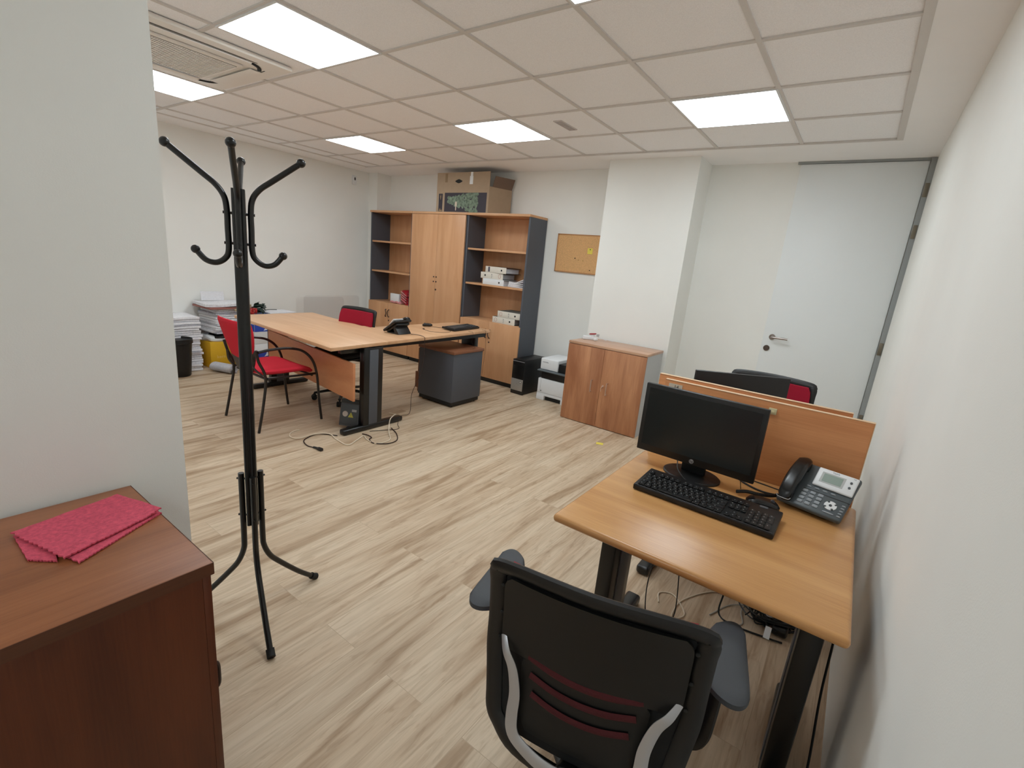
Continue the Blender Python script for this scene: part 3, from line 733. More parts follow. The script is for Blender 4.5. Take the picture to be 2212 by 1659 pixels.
    # red showing through curved slots on the rear
    for i in range(3):
        z = zb + .205 - i * .044; w = .125 - i * .008
        MB().tube([(-w, yb(z, w) - .0125, z + .008), (-w * .5, yb(z, w * .5) - .014, z - .004), (0, yb(z) - .0145, z - .008), (w * .5, yb(z, w * .5) - .014, z - .004), (w, yb(z, w) - .0125, z + .008)], .0085, 8, 5, flat=.25, upv=(0, 1, 0)).build('lumbar_slot', REDM, sh)
    # screws on the shell
    sb = MB()
    for sx in (-1, 1):
        for z in (zt - .05, zt - .13, zt - .20):
            sb.ball((sx * (half(z) - .022), yb(z, half(z)) - .014, z), .005, sc_=(1, .5, 1), seg=8)
    sb.build('screw', BLKR, sh)
    # silver brace
    off = -.028
    def bp(x, z, o=off): return (x, yb(z, x) + o, z)
    zz = .425 + q
    MB().tube([bp(-.192, zz + .225, -.012), bp(-.176, zz + .20), bp(-.156, zz + .165), bp(-.143, zz + .11), bp(-.142, zz + .06), bp(-.137, zz + .025), bp(-.118, zz + .005), bp(-.06, zz - .004, off - .01), bp(0, zz - .006, off - .012), bp(.06, zz - .004, off - .01), bp(.118, zz + .005), bp(.137, zz + .025), bp(.142, zz + .06), bp(.143, zz + .11), bp(.156, zz + .165), bp(.176, zz + .20), bp(.192, zz + .225, -.012)],
             lambda s: .0155 - .0085 * abs(2 * s - 1) ** 3, 10, 5, flat=.25, upv=(0, 1, 0)).build('brace', SILV, t)
    MB().tube([bp(0, zz + .0, off - .01), (0, -.20, .41 + q), (0, -.15, .375 + q), (0, -.06, .37 + q)], .026, 10, 4, flat=.5, upv=(0, 1, 0)).build('back_bar', BLKP, t)
    # arm rests
    for sx in (-1, 1):
        ar = MB().tube([(sx * .13, .03, .385 + q), (sx * .235, .02, .395 + q), (sx * .262, .012, .43 + q), (sx * .268, .005, .50 + q), (sx * .270, .0, .62 + q)], lambda s: .024 - .004 * s, 10, 5, flat=.6, upv=(1, 0, 0)).build('arm_support', BLKP, t)
        MB().pillow(.098, .265, .034, .85, 14, mx=T((sx * .274, .025, .645 + q)) @ RZ(sx * -.04), p=3, base=.35, warp=lambda x, y: (x * (1 - .12 * y / .13) + sx * 1.1 * (y * y), y)).build('arm_pad', ARMPAD, t)
    t.location = loc; t.rotation_euler = (0, 0, rz); return t
oc = office_chair('black high-backed office chair with silver brace in the foreground, seen from behind', 0, (-.339, .966, 0), .229)
oc2 = office_chair('red-backed office chair tucked behind the L-shaped desk', .04, (-3.95, 2.80, 0), PI + .12)
oc3 = office_chair('red and grey office chair behind the far desk in front of the door', .095, (-.345, 3.08, 0), PI - .05)

# ================================================================== VISITOR CHAIR
def visitor_chair():
    t = thing('visitor_chair', 'red visitor armchair with black tube frame in front of the L-shaped desk', 'chair', (-3.81, 2.0, 0))
    br = plain('chair_frame', (28, 22, 21), .35, spec=.5)
    for x, s in ((-4.085, -1), (-3.555, 1)):
        MB().tube([(x, 2.285, .0), (x, 2.262, .20), (x, 2.245, .40), (x, 2.205, .53), (x, 2.12, .615), (x, 2.0, .648), (x, 1.86, .648), (x, 1.765, .636)], .0105, 10, 6).build('front_leg', br, t)
        MB().tube([(x + s * .005, 1.745, .0), (x, 1.79, .22), (x - s * .012, 1.82, .43), (x - s * .02, 1.775, .56), (x - s * .01, 1.755, .648)], .0105, 10, 5).build('rear_leg', br, t)
        MB().tube([(x, 1.83, .425), (x, 2.05, .418), (x, 2.246, .415)], .0095, 8, 3).build('side_rail', br, t)
    MB().cyl((-4.085, 2.20, .405), (-3.555, 2.20, .405), .0095, 8).cyl((-4.075, 1.85, .405), (-3.565, 1.85, .405), .0095, 8).build('cross_rail', br, t)
    MB().pillow(.50, .47, .055, .5, 18, mx=T((-3.82, 2.03, .452)), p=5, bend=lambda x, y: .15 * x * x - max(0, y - .12) * .35).build('seat', RED, t)
    # back rest: plastic shell and red cushion
    mx = T((-3.82, 1.725, .690)) @ RX(math.radians(105))
    def warp(x, y): return (x * (.98 + .26 * (y / .16)), y)
    MB().pillow(.47, .33, .036, .4, 16, mx=mx, p=6, warp=warp, bend=lambda x, y: -.55 * x * x).build('backrest', RED, t)
    MB().pillow(.36, .22, .030, .5, 16, mx=T((-3.82, 1.765, .540)) @ RX(math.radians(103)), p=6, warp=lambda x, y: (x * (1.0 + .30 * (y / .11)), y), bend=lambda x, y: -.55 * x * x).build('back_shell', plain('shell_brown', (46, 40, 38), .5), t)
    for s in (-1, 1):
        MB().tube([(-3.82 + s * .235, 1.81, .44), (-3.82 + s * .20, 1.762, .50), (-3.82 + s * .16, 1.736, .58)], .012, 8, 4, flat=.6).build('back_post', br, t)
visitor_chair()

# ================================================================== PEDESTAL
pd = thing('mobile_pedestal', 'dark grey mobile pedestal with a brown wood top under the L-shaped desk', 'drawer unit', (-3.33, 3.62, 0), 0)
MB().box(-3.555, -3.062, 3.385, 3.845, .545, .573, .002).build('top_board', PEDTOP, pd)
MB().box(-3.545, -3.072, 3.395, 3.835, .055, .5445, .002).build('body', GREYP, pd)
MB().box(-3.535, -3.082, 3.405, 3.825, .016, .0545).build('base_plate', BLKP, pd)
for x in (-3.50, -3.115):
    for y in (3.44, 3.79):
        MB().cyl((x - .012, y, .0201), (x + .012, y, .0201), .020, 14).box(x - .014, x + .014, y - .014, y + .012, .028, .042).build('caster', BLKR, pd)
for z0, z1 in ((.07, .27), (.28, .40), (.41, .53)):
    dr = MB().box(-3.563, -3.5455, 3.40, 3.83, z0, z1, .001).build('drawer', PEDTOP, pd)
MB().box(-3.62, -3.5635, 3.42, 3.47, .10, .27, .002).build('open_drawer_edge', PEDTOP, pd)

# ================================================================== TALL FURNITURE
YT, YW = 4.53, 4.885
def handle_arc(parent, x, y, z, s=1, h=.05):
    MB().tube([(x, y, z + h), (x + s * .0, y - .018, z + h * .9), (x + s * .018, y - .022, z), (x, y - .018, z - h * .9), (x, y, z - h)], .0055, 8, 4).build('handle', BROWND, parent)
def bookcase(name, label, xa, xb):
    t = thing(name, label, 'bookcase', ((xa + xb) / 2, (YT + YW) / 2, 0))
    MB().box(xa, xb, YT, YW, 1.962, 1.988, .001).build('top_board', BEECH_X, t)
    for x in (xa + .002, xb - .024):
        MB().box(x, x + .022, YT + .018, YW, .055, 1.9615).build('side_panel', GREYP, t)
    MB().box(xa + .024, xb - .024, YW - .012, YW - .004, .06, 1.96).build('back_panel', BEECH_Z, t)
    MB().box(xa + .01, xb - .01, YT + .03, YW - .02, 0, .054).build('plinth', BLKP, t)
    for z in (1.158, 1.565):
        MB().box(xa + .0245, xb - .0245, YT + .028, YW - .0125, z, z + .022, .001).build('shelf', BEECH_X, t)
    MB().box(xa + .0245, xb - .0245, YT + .018, YW - .0125, .724, .746, .001).build('shelf', BEECH_X, t)
    MB().box(xa + .0245, xb - .0245, YT + .03, YW - .0125, .06, .082).build('bottom_board', BEECH_X, t)
    xm = (xa + xb) / 2
    for k, (a, c) in enumerate(((xa + .003, xm - .0012), (xm + .0012, xb - .003))):
        d = MB().box(a, c, YT - .001, YT + .017, .058, .742, .0012).build('door', BEECH_Z, t)
        hx = (c - .03) if k == 0 else (a + .03)
        handle_arc(d, hx, YT, .60, 1 if k == 0 else -1)
        if k: MB().lathe([(.009, 0), (.009, .004)], mx=T((hx - .004, YT - .001, .50)) @ RX(PI / 2)).build('lock', BROWND, d)
    return t
bookcase('bookcase', 'left tall bookcase with grey sides, empty shelves and a red bundle', -5.842, -4.985)
bookcase('bookcase', 'right tall bookcase with grey sides holding stacked white binders', -4.035, -3.115)
wd = thing('wardrobe', 'tall beech cupboard with two full-height doors between the bookcases', 'cupboard', (-4.51, 4.7, 0))
MB().box(-4.982, -4.038, YT, YW, 1.962, 1.988, .001).build('top_board', BEECH_X, wd)
for x in (-4.980, -4.060): MB().box(x, x + .020, YT + .018, YW, .055, 1.9615).build('side_panel', GREYP, wd)
MB().box(-4.96, -4.06, YW - .012, YW - .004, .06, 1.96).build('back_panel', BEECH_Z, wd)
MB().box(-4.97, -4.05, YT + .03, YW - .02, 0, .054).build('plinth', BLKP, wd)
for a, c, hx in ((-4.980, -4.5112, -4.535), (-4.5088, -4.05, -4.49)):
    d = MB().box(a, c, YT - .001, YT + .017, .058, 1.958, .0012).build('door', BEECH_Z, wd)
    for z in (1.19, 1.13): MB().lathe([(.009, 0), (.009, .005), (.005, .008)], mx=T((hx, YT - .001, z)) @ RX(PI / 2)).build('screw', BROWND, d)
    if hx > -4.5: MB().lathe([(.011, 0), (.011, .005)], mx=T((hx, YT - .001, 1.03)) @ RX(PI / 2)).build('lock', BROWND, d)

# binders
def binder(label, x0, z0, rz, spine, th=.072, L=.318, ring_left=True, body=None, letters=None, band=False, group='binders lying on the right bookcase', yf=4.562):
    t = thing('ring_binder', label, 'binder', (0, 0, 0), 0, group)
    D = .285 if yf > 4.5 else .28
    MB().box(0, L, .0015, D, 0, .004).box(0, L, .0015, D, th - .004, th).build('cover', body or MARB, t)
    MB().box(0, L, 0, .0035, 0, th, .001).build('spine', spine, t)
    MB().box(.008, L - .02, .004, D - .02, .006, th - .012).build('papers', PAPER, t)
    hx = L * .78 if ring_left else L * .2
    MB().lathe([(.011, 0), (.011, .001)], mx=T((hx, 0, th / 2)) @ RX(PI / 2)).build('finger_hole', BLKR, t)
    if letters:
        o = MB().text(letters[0], .03, T((L * .5, -.0006, th * .68)) @ FRONT).text(letters[1], .03, T((L * .5, -.0006, th * .30)) @ FRONT).build('print', INKL, t)
        cx = L * .15 if ring_left else L * .85
        MB().tube([(cx + .018 * math.cos(a), -.0006, th / 2 + .022 * math.sin(a)) for a in [i * PI / 6 for i in range(12)]], .0016, 5, 2, closed=True).build('ring_mark', plain('ring_red', (186, 120, 104), .7), t)
    if band:
        MB().box(L * .13, L * .22, -.0006, .0, .008, th - .006).build('dark_label', plain('label_grey', (90, 88, 100), .7), t)
    t.location = (x0, yf, z0); t.rotation_euler = (0, 0, rz); return t
zs = 1.181
binder('plain white binder at the bottom of the upper stack, on the shelf', -3.745, zs, .0, WHITEP, .068, yf=4.566, L=.318, body=WHITEP)
binder('marbled binder with letters A Z in the middle of the upper stack', -3.785, zs + .069, .03, SPINE, .072, L=.33, ring_left=False, letters='AZ', yf=4.570)
binder('white binder with a dark label on top of the upper stack', -3.725, zs + .142, -.04, SPINE, .07, L=.32, band=True, yf=4.578, body=plain('binder_dark', (60, 44, 44), .6))
binder('cream binder at the bottom of the lower stack, above the doors', -3.545, .747, .0, SPINE, .072, letters='AZ', yf=4.56, L=.33)
binder('cream binder on top of the lower stack, above the doors', -3.475, .8195, .02, SPINE, .074, letters='AZ', yf=4.562, L=.325)
# loose papers beside upper stack
pp = thing('paper_pile', 'crumpled white papers beside the upper binder stack on the shelf', 'papers', (-3.27, 4.7, 1.181))
for i in range(5):
    MB().pillow(.24 - i * .006, .25, .011, .05, 12, base=.9, mx=T((-3.268, 4.72, 1.188 + i * .0125)) @ RZ(.02 * (i % 3 - 1)), bend=lambda x, y, i=i: (max(0, x + .02) * .33 + .006 * math.sin(20 * x + 11 * y)) * (i / 4.0)).build('sheets', PAPER, pp)
# red bundle on left bookcase
bg = thing('gift_bag', 'crumpled red and white bag with a white card on the left bookcase', 'bag', (-5.2, 4.68, .747))
b = MB()
for i in range(9):
    b.pillow(.16, .20, .03, .5, 8, mx=T((-5.16 + .01 * math.sin(i * 2.1), 4.70, .775 + i * .018)) @ RZ(.3 * math.sin(i)) @ RY(.28 + .05 * math.sin(i * 3)), bend=lambda x, y, i=i: .014 * math.sin(30 * x + i) * math.cos(25 * y))
b.build('bag', plain('bag_red', (166, 34, 44), .45, noise_amt=.45, nscale=30), bg)
MB().box(-5.45, -5.27, 4.60, 4.64, .752, .880, .003, mx=None).build('card', WHITEP, bg)
b = MB()
for i in range(3): b.pillow(.28 - i * .05, .14, .022, .6, 8, mx=T((-5.34, 4.655, .758 + i * .006)) @ RZ(.1 * i), bend=lambda x, y: .006 * math.sin(50 * x))
for i in range(4): b.pillow(.13, .02, .012, .5, 6, mx=T((-5.17, 4.60, .80 + i * .033)) @ RY(.45))
b.build('ribbon', PINKW, bg)

# cardboard box with tree picture, lying on the cupboard
bx = thing('cardboard_box', 'open cardboard box with a printed fir tree picture on top of the cupboard', 'box', (-4.15, 4.7, 1.989))
x0, x1, yf, yr, z0, zt = -4.585, -3.745, 4.56, 4.865, 1.989, 2.445
b = MB().box(x0, x1, yf, yf + .005, z0, zt)
b.box(x0, x0 + .005, yf + .005, yr, z0, 2.28).prism([(x1 - .005, yf + .005), (x1, yf + .005), (x1 + .10, yr), (x1 + .095, yr)], z0, 2.285).box(x0 + .005, x1 + .095, yr - .005, yr, z0, 2.28).box(x0 + .005, x1 - .005, yf + .005, yr - .005, z0, z0 + .005)
b.build('carton', CARD, bx)
fa, fb, fu = V(x1 + .012, yf + .04, 2.284), V(x1 + .098, yr - .006, 2.284), V(.045, -.01, .115)
ex = (fb - fa); fn = ex.cross(fu).normalized() * .004
fm = Matrix(((ex.x, fu.x, fn.x, fa.x), (ex.y, fu.y, fn.y, fa.y), (ex.z, fu.z, fn.z, fa.z), (0, 0, 0, 1)))
MB().prism([(0, 0), (1, 0), (1, 1), (0, 1)], 0, 1, mx=fm).build('flap', CARDD, bx)
pf = MB().box(x0 + .14, x1 - .03, yf - .0012, yf, z0 + .006, 2.215).build('picture_panel', DARKP, bx)
MB().box(x0 + .04, x0 + .105, yf - .0012, yf, z0 + .006, 2.205).build('side_print', DARKP, bx)
tr = MB(); random.seed(3)
for i in range(220):
    u = random.random() ** .8; xx = x0 + .20 + u * .48; hh = .03 + .10 * u
    zz = 2.13 - u * .028 + random.uniform(-hh, hh)
    if zz < 2.003: zz = 2.006
    if zz > 2.20: zz = 2.198
    tr.lathe([(.015 + .006 * random.random(), 0), (.012, .0006 + .0008 * random.random())], seg=8, mx=T((xx, yf - .0012, zz)) @ RX(PI / 2))
tr.build('tree_print', TREEG, pf)
MB().pillow(.035, .06, .003, .9, 8, mx=T((x0 + .335, yf - .0028, 2.085)) @ RX(PI / 2)).pillow(.016, .05, .0028, .6, 6, mx=T((x0 + .335, yf - .0028, 2.035)) @ RX(PI / 2)).build('bulb_print', plain('print_cream', (206, 190, 172), .6), pf)
sp = MB()
for i, w_ in enumerate((.006, .014, .018, .010, .006)): sp.box(x0 + .072 - w_ / 2, x0 + .072 + w_ / 2, yf - .002, yf - .001, 2.185 - i * .012, 2.193 - i * .012)
for i, h_ in enumerate((.01, .022, .035, .018, .012, .02)): sp.box(x0 + .048 + i * .009, x0 + .054 + i * .009, yf - .002, yf - .001, 1.998, 1.998 + h_)
sp.build('emblem_print', plain('print_tan', (178, 150, 112), .6), bx)
MB().pillow(.115, .045, .002, 1.4, 10, mx=T((x0 + .36, yf - .001, 2.345)) @ RX(PI / 2)).build('handle_hole', BLKR, bx)
MB().box(x0 + .535, x0 + .585, yf - .0012, yf, 2.31, 2.40).box(x0 + .545, x0 + .58, yf - .001, yf, 2.40, 2.445).build('white_tape', WHITEP, bx)
MB().box(x0 + .135, x0 + .175, yf - .001, yf, 2.335, 2.435).build('brown_tape', plain('tape_brown', (140, 116, 86), .4), bx)

# ================================================================== CORK BOARD
ck = thing('cork_board', 'cork notice board with a wooden rim on the far wall above the printer', 'notice board', (-2.6, YF, 1.62))
MB().box(-2.945, -2.27, YF - .014, YF, 1.42, 1.822).build('cork_sheet', CORK, ck)
rm = plain('rim_wood', (176, 124, 76), .5, noise_amt=.08)
b = MB().box(-2.953, -2.265, YF - .018, YF, 1.818, 1.829).box(-2.953, -2.265, YF - .018, YF, 1.411, 1.422).box(-2.953, -2.942, YF - .018, YF, 1.411, 1.829).build('rim', rm, ck)
nt = tag(MB().box(-2.555, -2.495, YF - .0165, YF - .0145, 1.628, 1.69).build('sticky_note', POST, origin=(-2.52, YF - .015, 1.66)), 'yellow sticky note pinned on the cork board', 'note')
for i, (x, z, lab) in enumerate(((-2.523, 1.676, 'black drawing pin holding the yellow note on the cork board'), (-2.70, 1.573, 'black drawing pin alone near the middle of the cork board'), (-2.50, 1.455, 'black drawing pin low on the cork board near its right edge'), (-2.66, 1.555, 'brass drawing pin just right of the middle pin'), (-2.60, 1.553, 'brass drawing pin below the yellow note'), (-2.83, 1.49, 'brass drawing pin low on the left half of the cork board'))):
    col = BLKP if 'black' in lab else plain('brass', (214, 186, 120), .3, metal=.6)
    o = MB().cyl((x, YF - .0175, z), (x, YF - .024, z), .005, 10).cyl((x, YF - .012, z), (x, YF - .0185, z), .0015, 6).build('drawing_pin', col, origin=(x, YF - .02, z)); tag(o, lab, 'pin')

# ================================================================== LOW CABINET
x0, x1, yf, yr = -2.215, -1.420, 4.09, 4.505
lw = thing('low_cabinet', 'low two-door wooden cabinet with white sides against the pillar', 'cabinet', ((x0 + x1) / 2, (yf + yr) / 2, 0))
MB().box(x0, x1, yf, yr, .763, .787, .002).build('top_board', PEAR_X, lw)
for x in (x0 + .003, x1 - .021): MB().box(x, x + .018, yf + .018, yr, .0, .7625).build('side_panel', LGREY, lw)
MB().box(x0 + .022, x1 - .022, yr - .012, yr - .004, .03, .76).box(x0 + .022, x1 - .022, yf + .02, yr - .013, .03, .048).build('carcass', LGREY, lw)
MB().box(x0 + .022, x1 - .022, yf + .035, yf + .05, .0, .03).build('plinth', BLKP, lw)
xm = (x0 + x1) / 2 - .012
for k, (a, c) in enumerate(((x0 + .002, xm - .0012), (xm + .0012, x1 - .002))):
    d = MB().box(a, c, yf - .001, yf + .017, .006, .759, .0012).build('door', PEAR_Z, lw)
    hx = xm - .085 if k == 0 else xm + .075
    MB().tube([(hx, yf, .45), (hx, yf - .024, .45), (hx, yf - .026, .445), (hx, yf - .026, .345), (hx, yf - .024, .34), (hx, yf, .34)], .0052, 8, 3).build('handle', plain('satin_nickel', (214, 190, 176), .3, metal=.7), d)
    if k:
        MB().lathe([(.010, 0), (.010, .005)], mx=T((hx - .045, yf - .001, .415)) @ RX(PI / 2)).build('lock', MATS['satin_nickel'], d)
        MB().tube([(hx - .045, yf - .006, .415), (hx - .045, yf - .02, .412), (hx - .052, yf - .025, .39), (hx - .05, yf - .022, .365)], .0035, 6, 3).build('key', MATS['satin_nickel'], d)
# adapter + cable + red lamp on it
ad = thing('power_adapter', 'white power adapter with a cable loop on the low cabinet', 'adapter', (-2.10, 4.33, .787))
MB().box(-.055, .055, -.028, .028, .001, .036, .006, mx=T((-2.14, 4.34, .787)) @ RZ(.45)).build('body', WHITEP, ad)
MB().tube([(-2.08, 4.37, .80), (-2.06, 4.35, .815), (-2.035, 4.33, .80), (-2.045, 4.32, .792)], .0045, 8, 6).ball((-2.045, 4.30, .806), .018, sc_=(1, .7, 1)).build('plug', WHITEP, ad)
cable('thin white cable arching over the left side of the low cabinet', [(-2.205, 4.40, .792), (-2.17, 4.41, .812), (-2.12, 4.40, .832), (-2.07, 4.38, .830), (-2.04, 4.40, .812), (-1.99, 4.45, .79)], .0024, WHITEP)
cable('thin white cable trailing right on the low cabinet top', [(-2.03, 4.37, .815), (-1.99, 4.41, .806), (-1.94, 4.46, .792), (-1.93, 4.48, .7895)], .0022, WHITEP)
cl = thing('red_clip', 'small red and chrome clip lying on the white adapter', 'clip', (-2.09, 4.37, .83))
MB().pillow(.075, .02, .014, .9, 8, mx=T((-2.105, 4.36, .846)) @ RZ(.3) @ RY(-.15)).build('grip', plain('clip_red', (150, 30, 40), .4), cl)
MB().box(-.012, .012, -.008, .008, -.012, .012, .003, mx=T((-2.055, 4.375, .838))).cyl((-2.09, 4.362, .823), (-2.09, 4.362, .842), .003, 8).build('jaw', SILV, cl)

# ================================================================== PC TOWER AND PRINTER
pc = thing('computer_tower', 'black computer tower with a silver front panel on the floor by the bookcase', 'computer', (-2.99, 4.63, 0))
MB().box(-3.075, -2.905, 4.412, 4.845, .008, .405, .006).build('case', BLKP, pc)
MB().box(-3.074, -2.906, 4.402, 4.416, .0, .405, .006).build('front_panel', plain('tower_front', (14, 14, 15), .35), pc)
MB().box(-3.072, -2.912, 4.3995, 4.403, .045, .180, .001).build('silver_plate', plain('silver_plate', (168, 164, 158), .35, metal=.4, noise_amt=.08, nscale=90), pc)
MB().tube([(-2.943 + .0125 * math.cos(a), 4.3985, .150 + .0125 * math.sin(a)) for a in [i * PI / 8 for i in range(16)]], .0022, 6, 1, closed=True).build('button_ring', BLKP, pc)
MB().lathe([(.0105, 0), (.0105, .002)], mx=T((-2.943, 4.3995, .150)) @ RX(PI / 2)).build('power_button', plain('power_white', (214, 212, 204), .3), pc)
MB().box(-3.07, -2.91, 4.4005, 4.4025, .382, .388).build('chrome_strip', SILV, pc)
MB().box(-3.06, -2.925, 4.4008, 4.4025, .335, .372).build('disc_tray', plain('tray_black', (24, 24, 26), .3), pc)
for x in (-3.05, -2.93):
    for y in (4.44, 4.82): MB().cyl((x, y, 0), (x, y, .01), .012, 10).build('rubber_foot', BLKR, pc)
pr = thing('printer', 'white and black laser printer on the floor beside the low cabinet', 'printer', (-2.53, 4.66, 0))
px0, px1, py0, py1 = -2.745, -2.33, 4.45, 4.84
b = MB()
b.box(px0, px1, py0 + .005, py1, .055, .245, .008).box(px0, px0 + .10, py0, py1, 0, .056, .003).box(px1 - .10, px1, py0, py1, 0, .056, .003).box(px0, px1, py0 + .004, py0 + .02, .05, .075, .003)
b.build('body', WHITEP, pr)
MB().box(px0 + .1, px1 - .1, py0 + .03, py0 + .05, .002, .054).build('tray_recess', BLKP, pr)
MB().box(px0 + .03, px1 - .004, py0 + .012, py1 - .01, .246, .33, .006).build('output_bay', BLKP, pr)
MB().box(px0 - .004, px1, py0 - .03, py1 - .02, .331, .345, .004, mx=None).build('control_panel', plain('panel_slate', (96, 104, 108), .4), pr)
sc_ = MB().box(px0 + .01, px0 + .235, py0 + .005, py1 - .02, .347, .475, .012, seg=3).build('feeder_cover', WHITEP, pr)
MB().box(px0 + .236, px1 - .002, py0 + .02, py1 - .02, .347, .440, .004).build('scanner_tray', BLKP, pr)
MB().text('KYOCERA', .016, T((px0 + .075, py0 + .0035, .432)) @ FRONT).build('brand_print', INKL, sc_)
b = MB().box(px0 + .04, px0 + .0412, py0 + .0035, py0 + .0052, .09, .235).box(px0 + .01, px1 - .01, py0 + .0035, py0 + .0052, .083, .0842)
b.build('seam', plain('seam_grey', (150, 152, 154), .6), pr)
MB().lathe([(.006, 0), (.006, .0015)], mx=T((px0 + .05, py0 + .005, .105)) @ RX(PI / 2)).build('button', INK, pr)

# ================================================================== DEVICE UNDER DESK
dv = thing('power_supply', 'dark grey boxy device with warning stickers leaning by the desk leg', 'device', (-3.22, 2.40, 0))
mx = T((-3.205, 2.30, .028)) @ RZ(.50) @ RX(math.radians(-14)) @ Matrix.Diagonal((1.1, 1.1, 1.1, 1))
MB().box(-.075, .075, 0, .055, 0, .20, .006, mx=mx).build('housing', DGREY, dv)
MB().box(-.066, .066, -.0035, .001, .012, .165, .003, mx=mx).build('cover_plate', plain('slate', (58, 62, 66), .45), dv)
MB().box(-.07, .082, -.008, .045, .172, .205, .004, mx=mx).build('cap', BLKP, dv)
MB().lathe([(.021, 0), (.021, .0012)], seg=24, mx=mx @ T((-.030, -.0035, .092)) @ Matrix.Diagonal((1, 1, 1, 1)) @ RX(PI / 2)).build('round_sticker', plain('sticker_pale', (176, 166, 160), .6), dv)
MB().prism([(-.0, -.019), (.042, -.019), (.021, .019)], 0, .0012, mx=mx @ T((-.006, -.0035, .088)) @ RX(PI / 2)).build('warning_sticker', plain('sticker_yellow', (176, 168, 66), .6), dv)
MB().box(.020, .056, -.0045, -.003, .112, .130, mx=mx).build('label', plain('sticker_grey', (150, 150, 150), .6), dv)
MB().text('!', .024, mx @ T((.015, -.005, .084)) @ FRONT).build('print', INK, dv)
MB().box(-.02, .06, -.02, .02, -.002, .02, .005, mx=T((-3.20, 2.31, .003)) @ RZ(.4)).build('connector', plain('conn_blue', (44, 50, 66), .4), dv)

# cables on the far floor
zf = .005
cable('long cream cable looping over the floor around the black desk foot', [(-3.415, 2.00, zf), (-3.425, 1.97, zf), (-3.40, 1.915, zf), (-3.33, 1.875, zf), (-3.245, 1.895, zf + .009), (-3.245, 2.04, zf + .009), (-3.18, 2.115, zf + .009), (-3.07, 2.10, zf), (-2.92, 2.095, zf), (-2.955, 2.20, zf), (-3.00, 2.30, zf + .0), (-2.93, 2.275, zf), (-2.86, 2.265, zf), (-2.80, 2.28, zf), (-2.80, 2.40, zf), (-2.93, 2.50, zf + .01), (-3.06, 2.62, .055), (-3.14, 2.74, .056), (-3.22, 2.82, .02), (-3.32, 2.83, zf)], .0042, CREAM)
o = thing('power_cable', 'black power cord with a plug lying on the floor by the desk foot', 'cable', (-3.0, 1.9, 0))
MB().tube([(-3.04, 1.885, zf), (-3.10, 1.872, zf), (-3.19, 1.90, zf), (-3.235, 1.96, zf), (-3.262, 2.05, zf), (-3.22, 2.10, zf), (-3.13, 2.15, zf - .001)], .0042, 7, 6).tube([(-3.04, 2.32, zf), (-2.99, 2.335, zf), (-2.93, 2.325, zf), (-2.91, 2.29, zf), (-2.84, 2.262, zf), (-2.79, 2.285, zf), (-2.745, 2.35, zf), (-2.76, 2.44, zf), (-2.87, 2.53, zf), (-3.00, 2.585, zf + .001)], .0042, 7, 6).build('cable', BROWND, o)
MB().tube([(-3.035, 1.885, .008), (-3.01, 1.888, .010), (-2.985, 1.891, .010)], .008, 8, 3).box(-.022, .022, -.012, .012, -.009, .011, .004, mx=T((-2.965, 1.893, .011)) @ RZ(.1)).build('plug', BLKP, o)
cable('thin dark cable hanging from the black phone over the desk edge to the floor', [(-3.29, 3.03, .739), (-3.20, 3.06, .739), (-3.112, 3.03, .738), (-3.103, 3.028, .71), (-3.10, 3.02, .55), (-3.10, 2.99, .40), (-3.135, 2.93, .22), (-3.09, 2.87, .06), (-3.08, 2.76, .054), (-3.03, 2.68, .012), (-2.95, 2.62, zf), (-3.0, 2.5, zf), (-3.05, 2.4, zf + .001)], .0024, BROWND)
Z = .7372
cable('thin mouse cable curling between mouse and keyboard on the L-shaped desk', [(-3.565, 3.575, Z), (-3.50, 3.60, Z), (-3.46, 3.64, Z), (-3.47, 3.70, Z), (-3.49, 3.74, Z)], .0018, BROWND)
o = thing('usb_cable', 'thin cable with a small plug curving in front of the keyboard, L-shaped desk', 'cable', (-3.4, 3.35, .735))
MB().tube([(-3.455, 3.36, Z), (-3.41, 3.34, Z), (-3.33, 3.33, Z), (-3.26, 3.38, Z), (-3.235, 3.47, Z), (-3.26, 3.53, Z), (-3.30, 3.56, Z)], .0018, 7, 6).build('cable', BROWND, o)
MB().box(-.018, .012, -.007, .007, 0, .009, .002, mx=T((-3.468, 3.363, .7355)) @ RZ(-.4)).build('plug', BROWND, o)
cable('thin cable hanging down from the keyboard over the desk end onto the pedestal', [(-3.19, 3.72, .74), (-3.145, 3.72, .739), (-3.13, 3.72, .738), (-3.125, 3.722, .70), (-3.14, 3.73, .63), (-3.11, 3.75, .577), (-3.10, 3.70, .576)], .0013, BROWND)
cable('second thin cable hanging from the keyboard end beyond the pedestal', [(-3.20, 3.95, .74), (-3.158, 3.95, .739), (-3.145, 3.95, .73), (-3.14, 3.952, .64), (-3.14, 3.96, .5), (-3.145, 3.95, .35), (-3.15, 3.93, .05)], .0013, BROWND)
tag(MB().box(-1.615, -1.555, 3.685, 3.735, .0005, .002, mx=T((-1.585, 3.71, 0)) @ RZ(.35) @ T((1.585, -3.71, 0))).build('sticky_note', POST, origin=(-1.585, 3.71, 0)), 'yellow sticky note lying on the floor before the low cabinet', 'note')

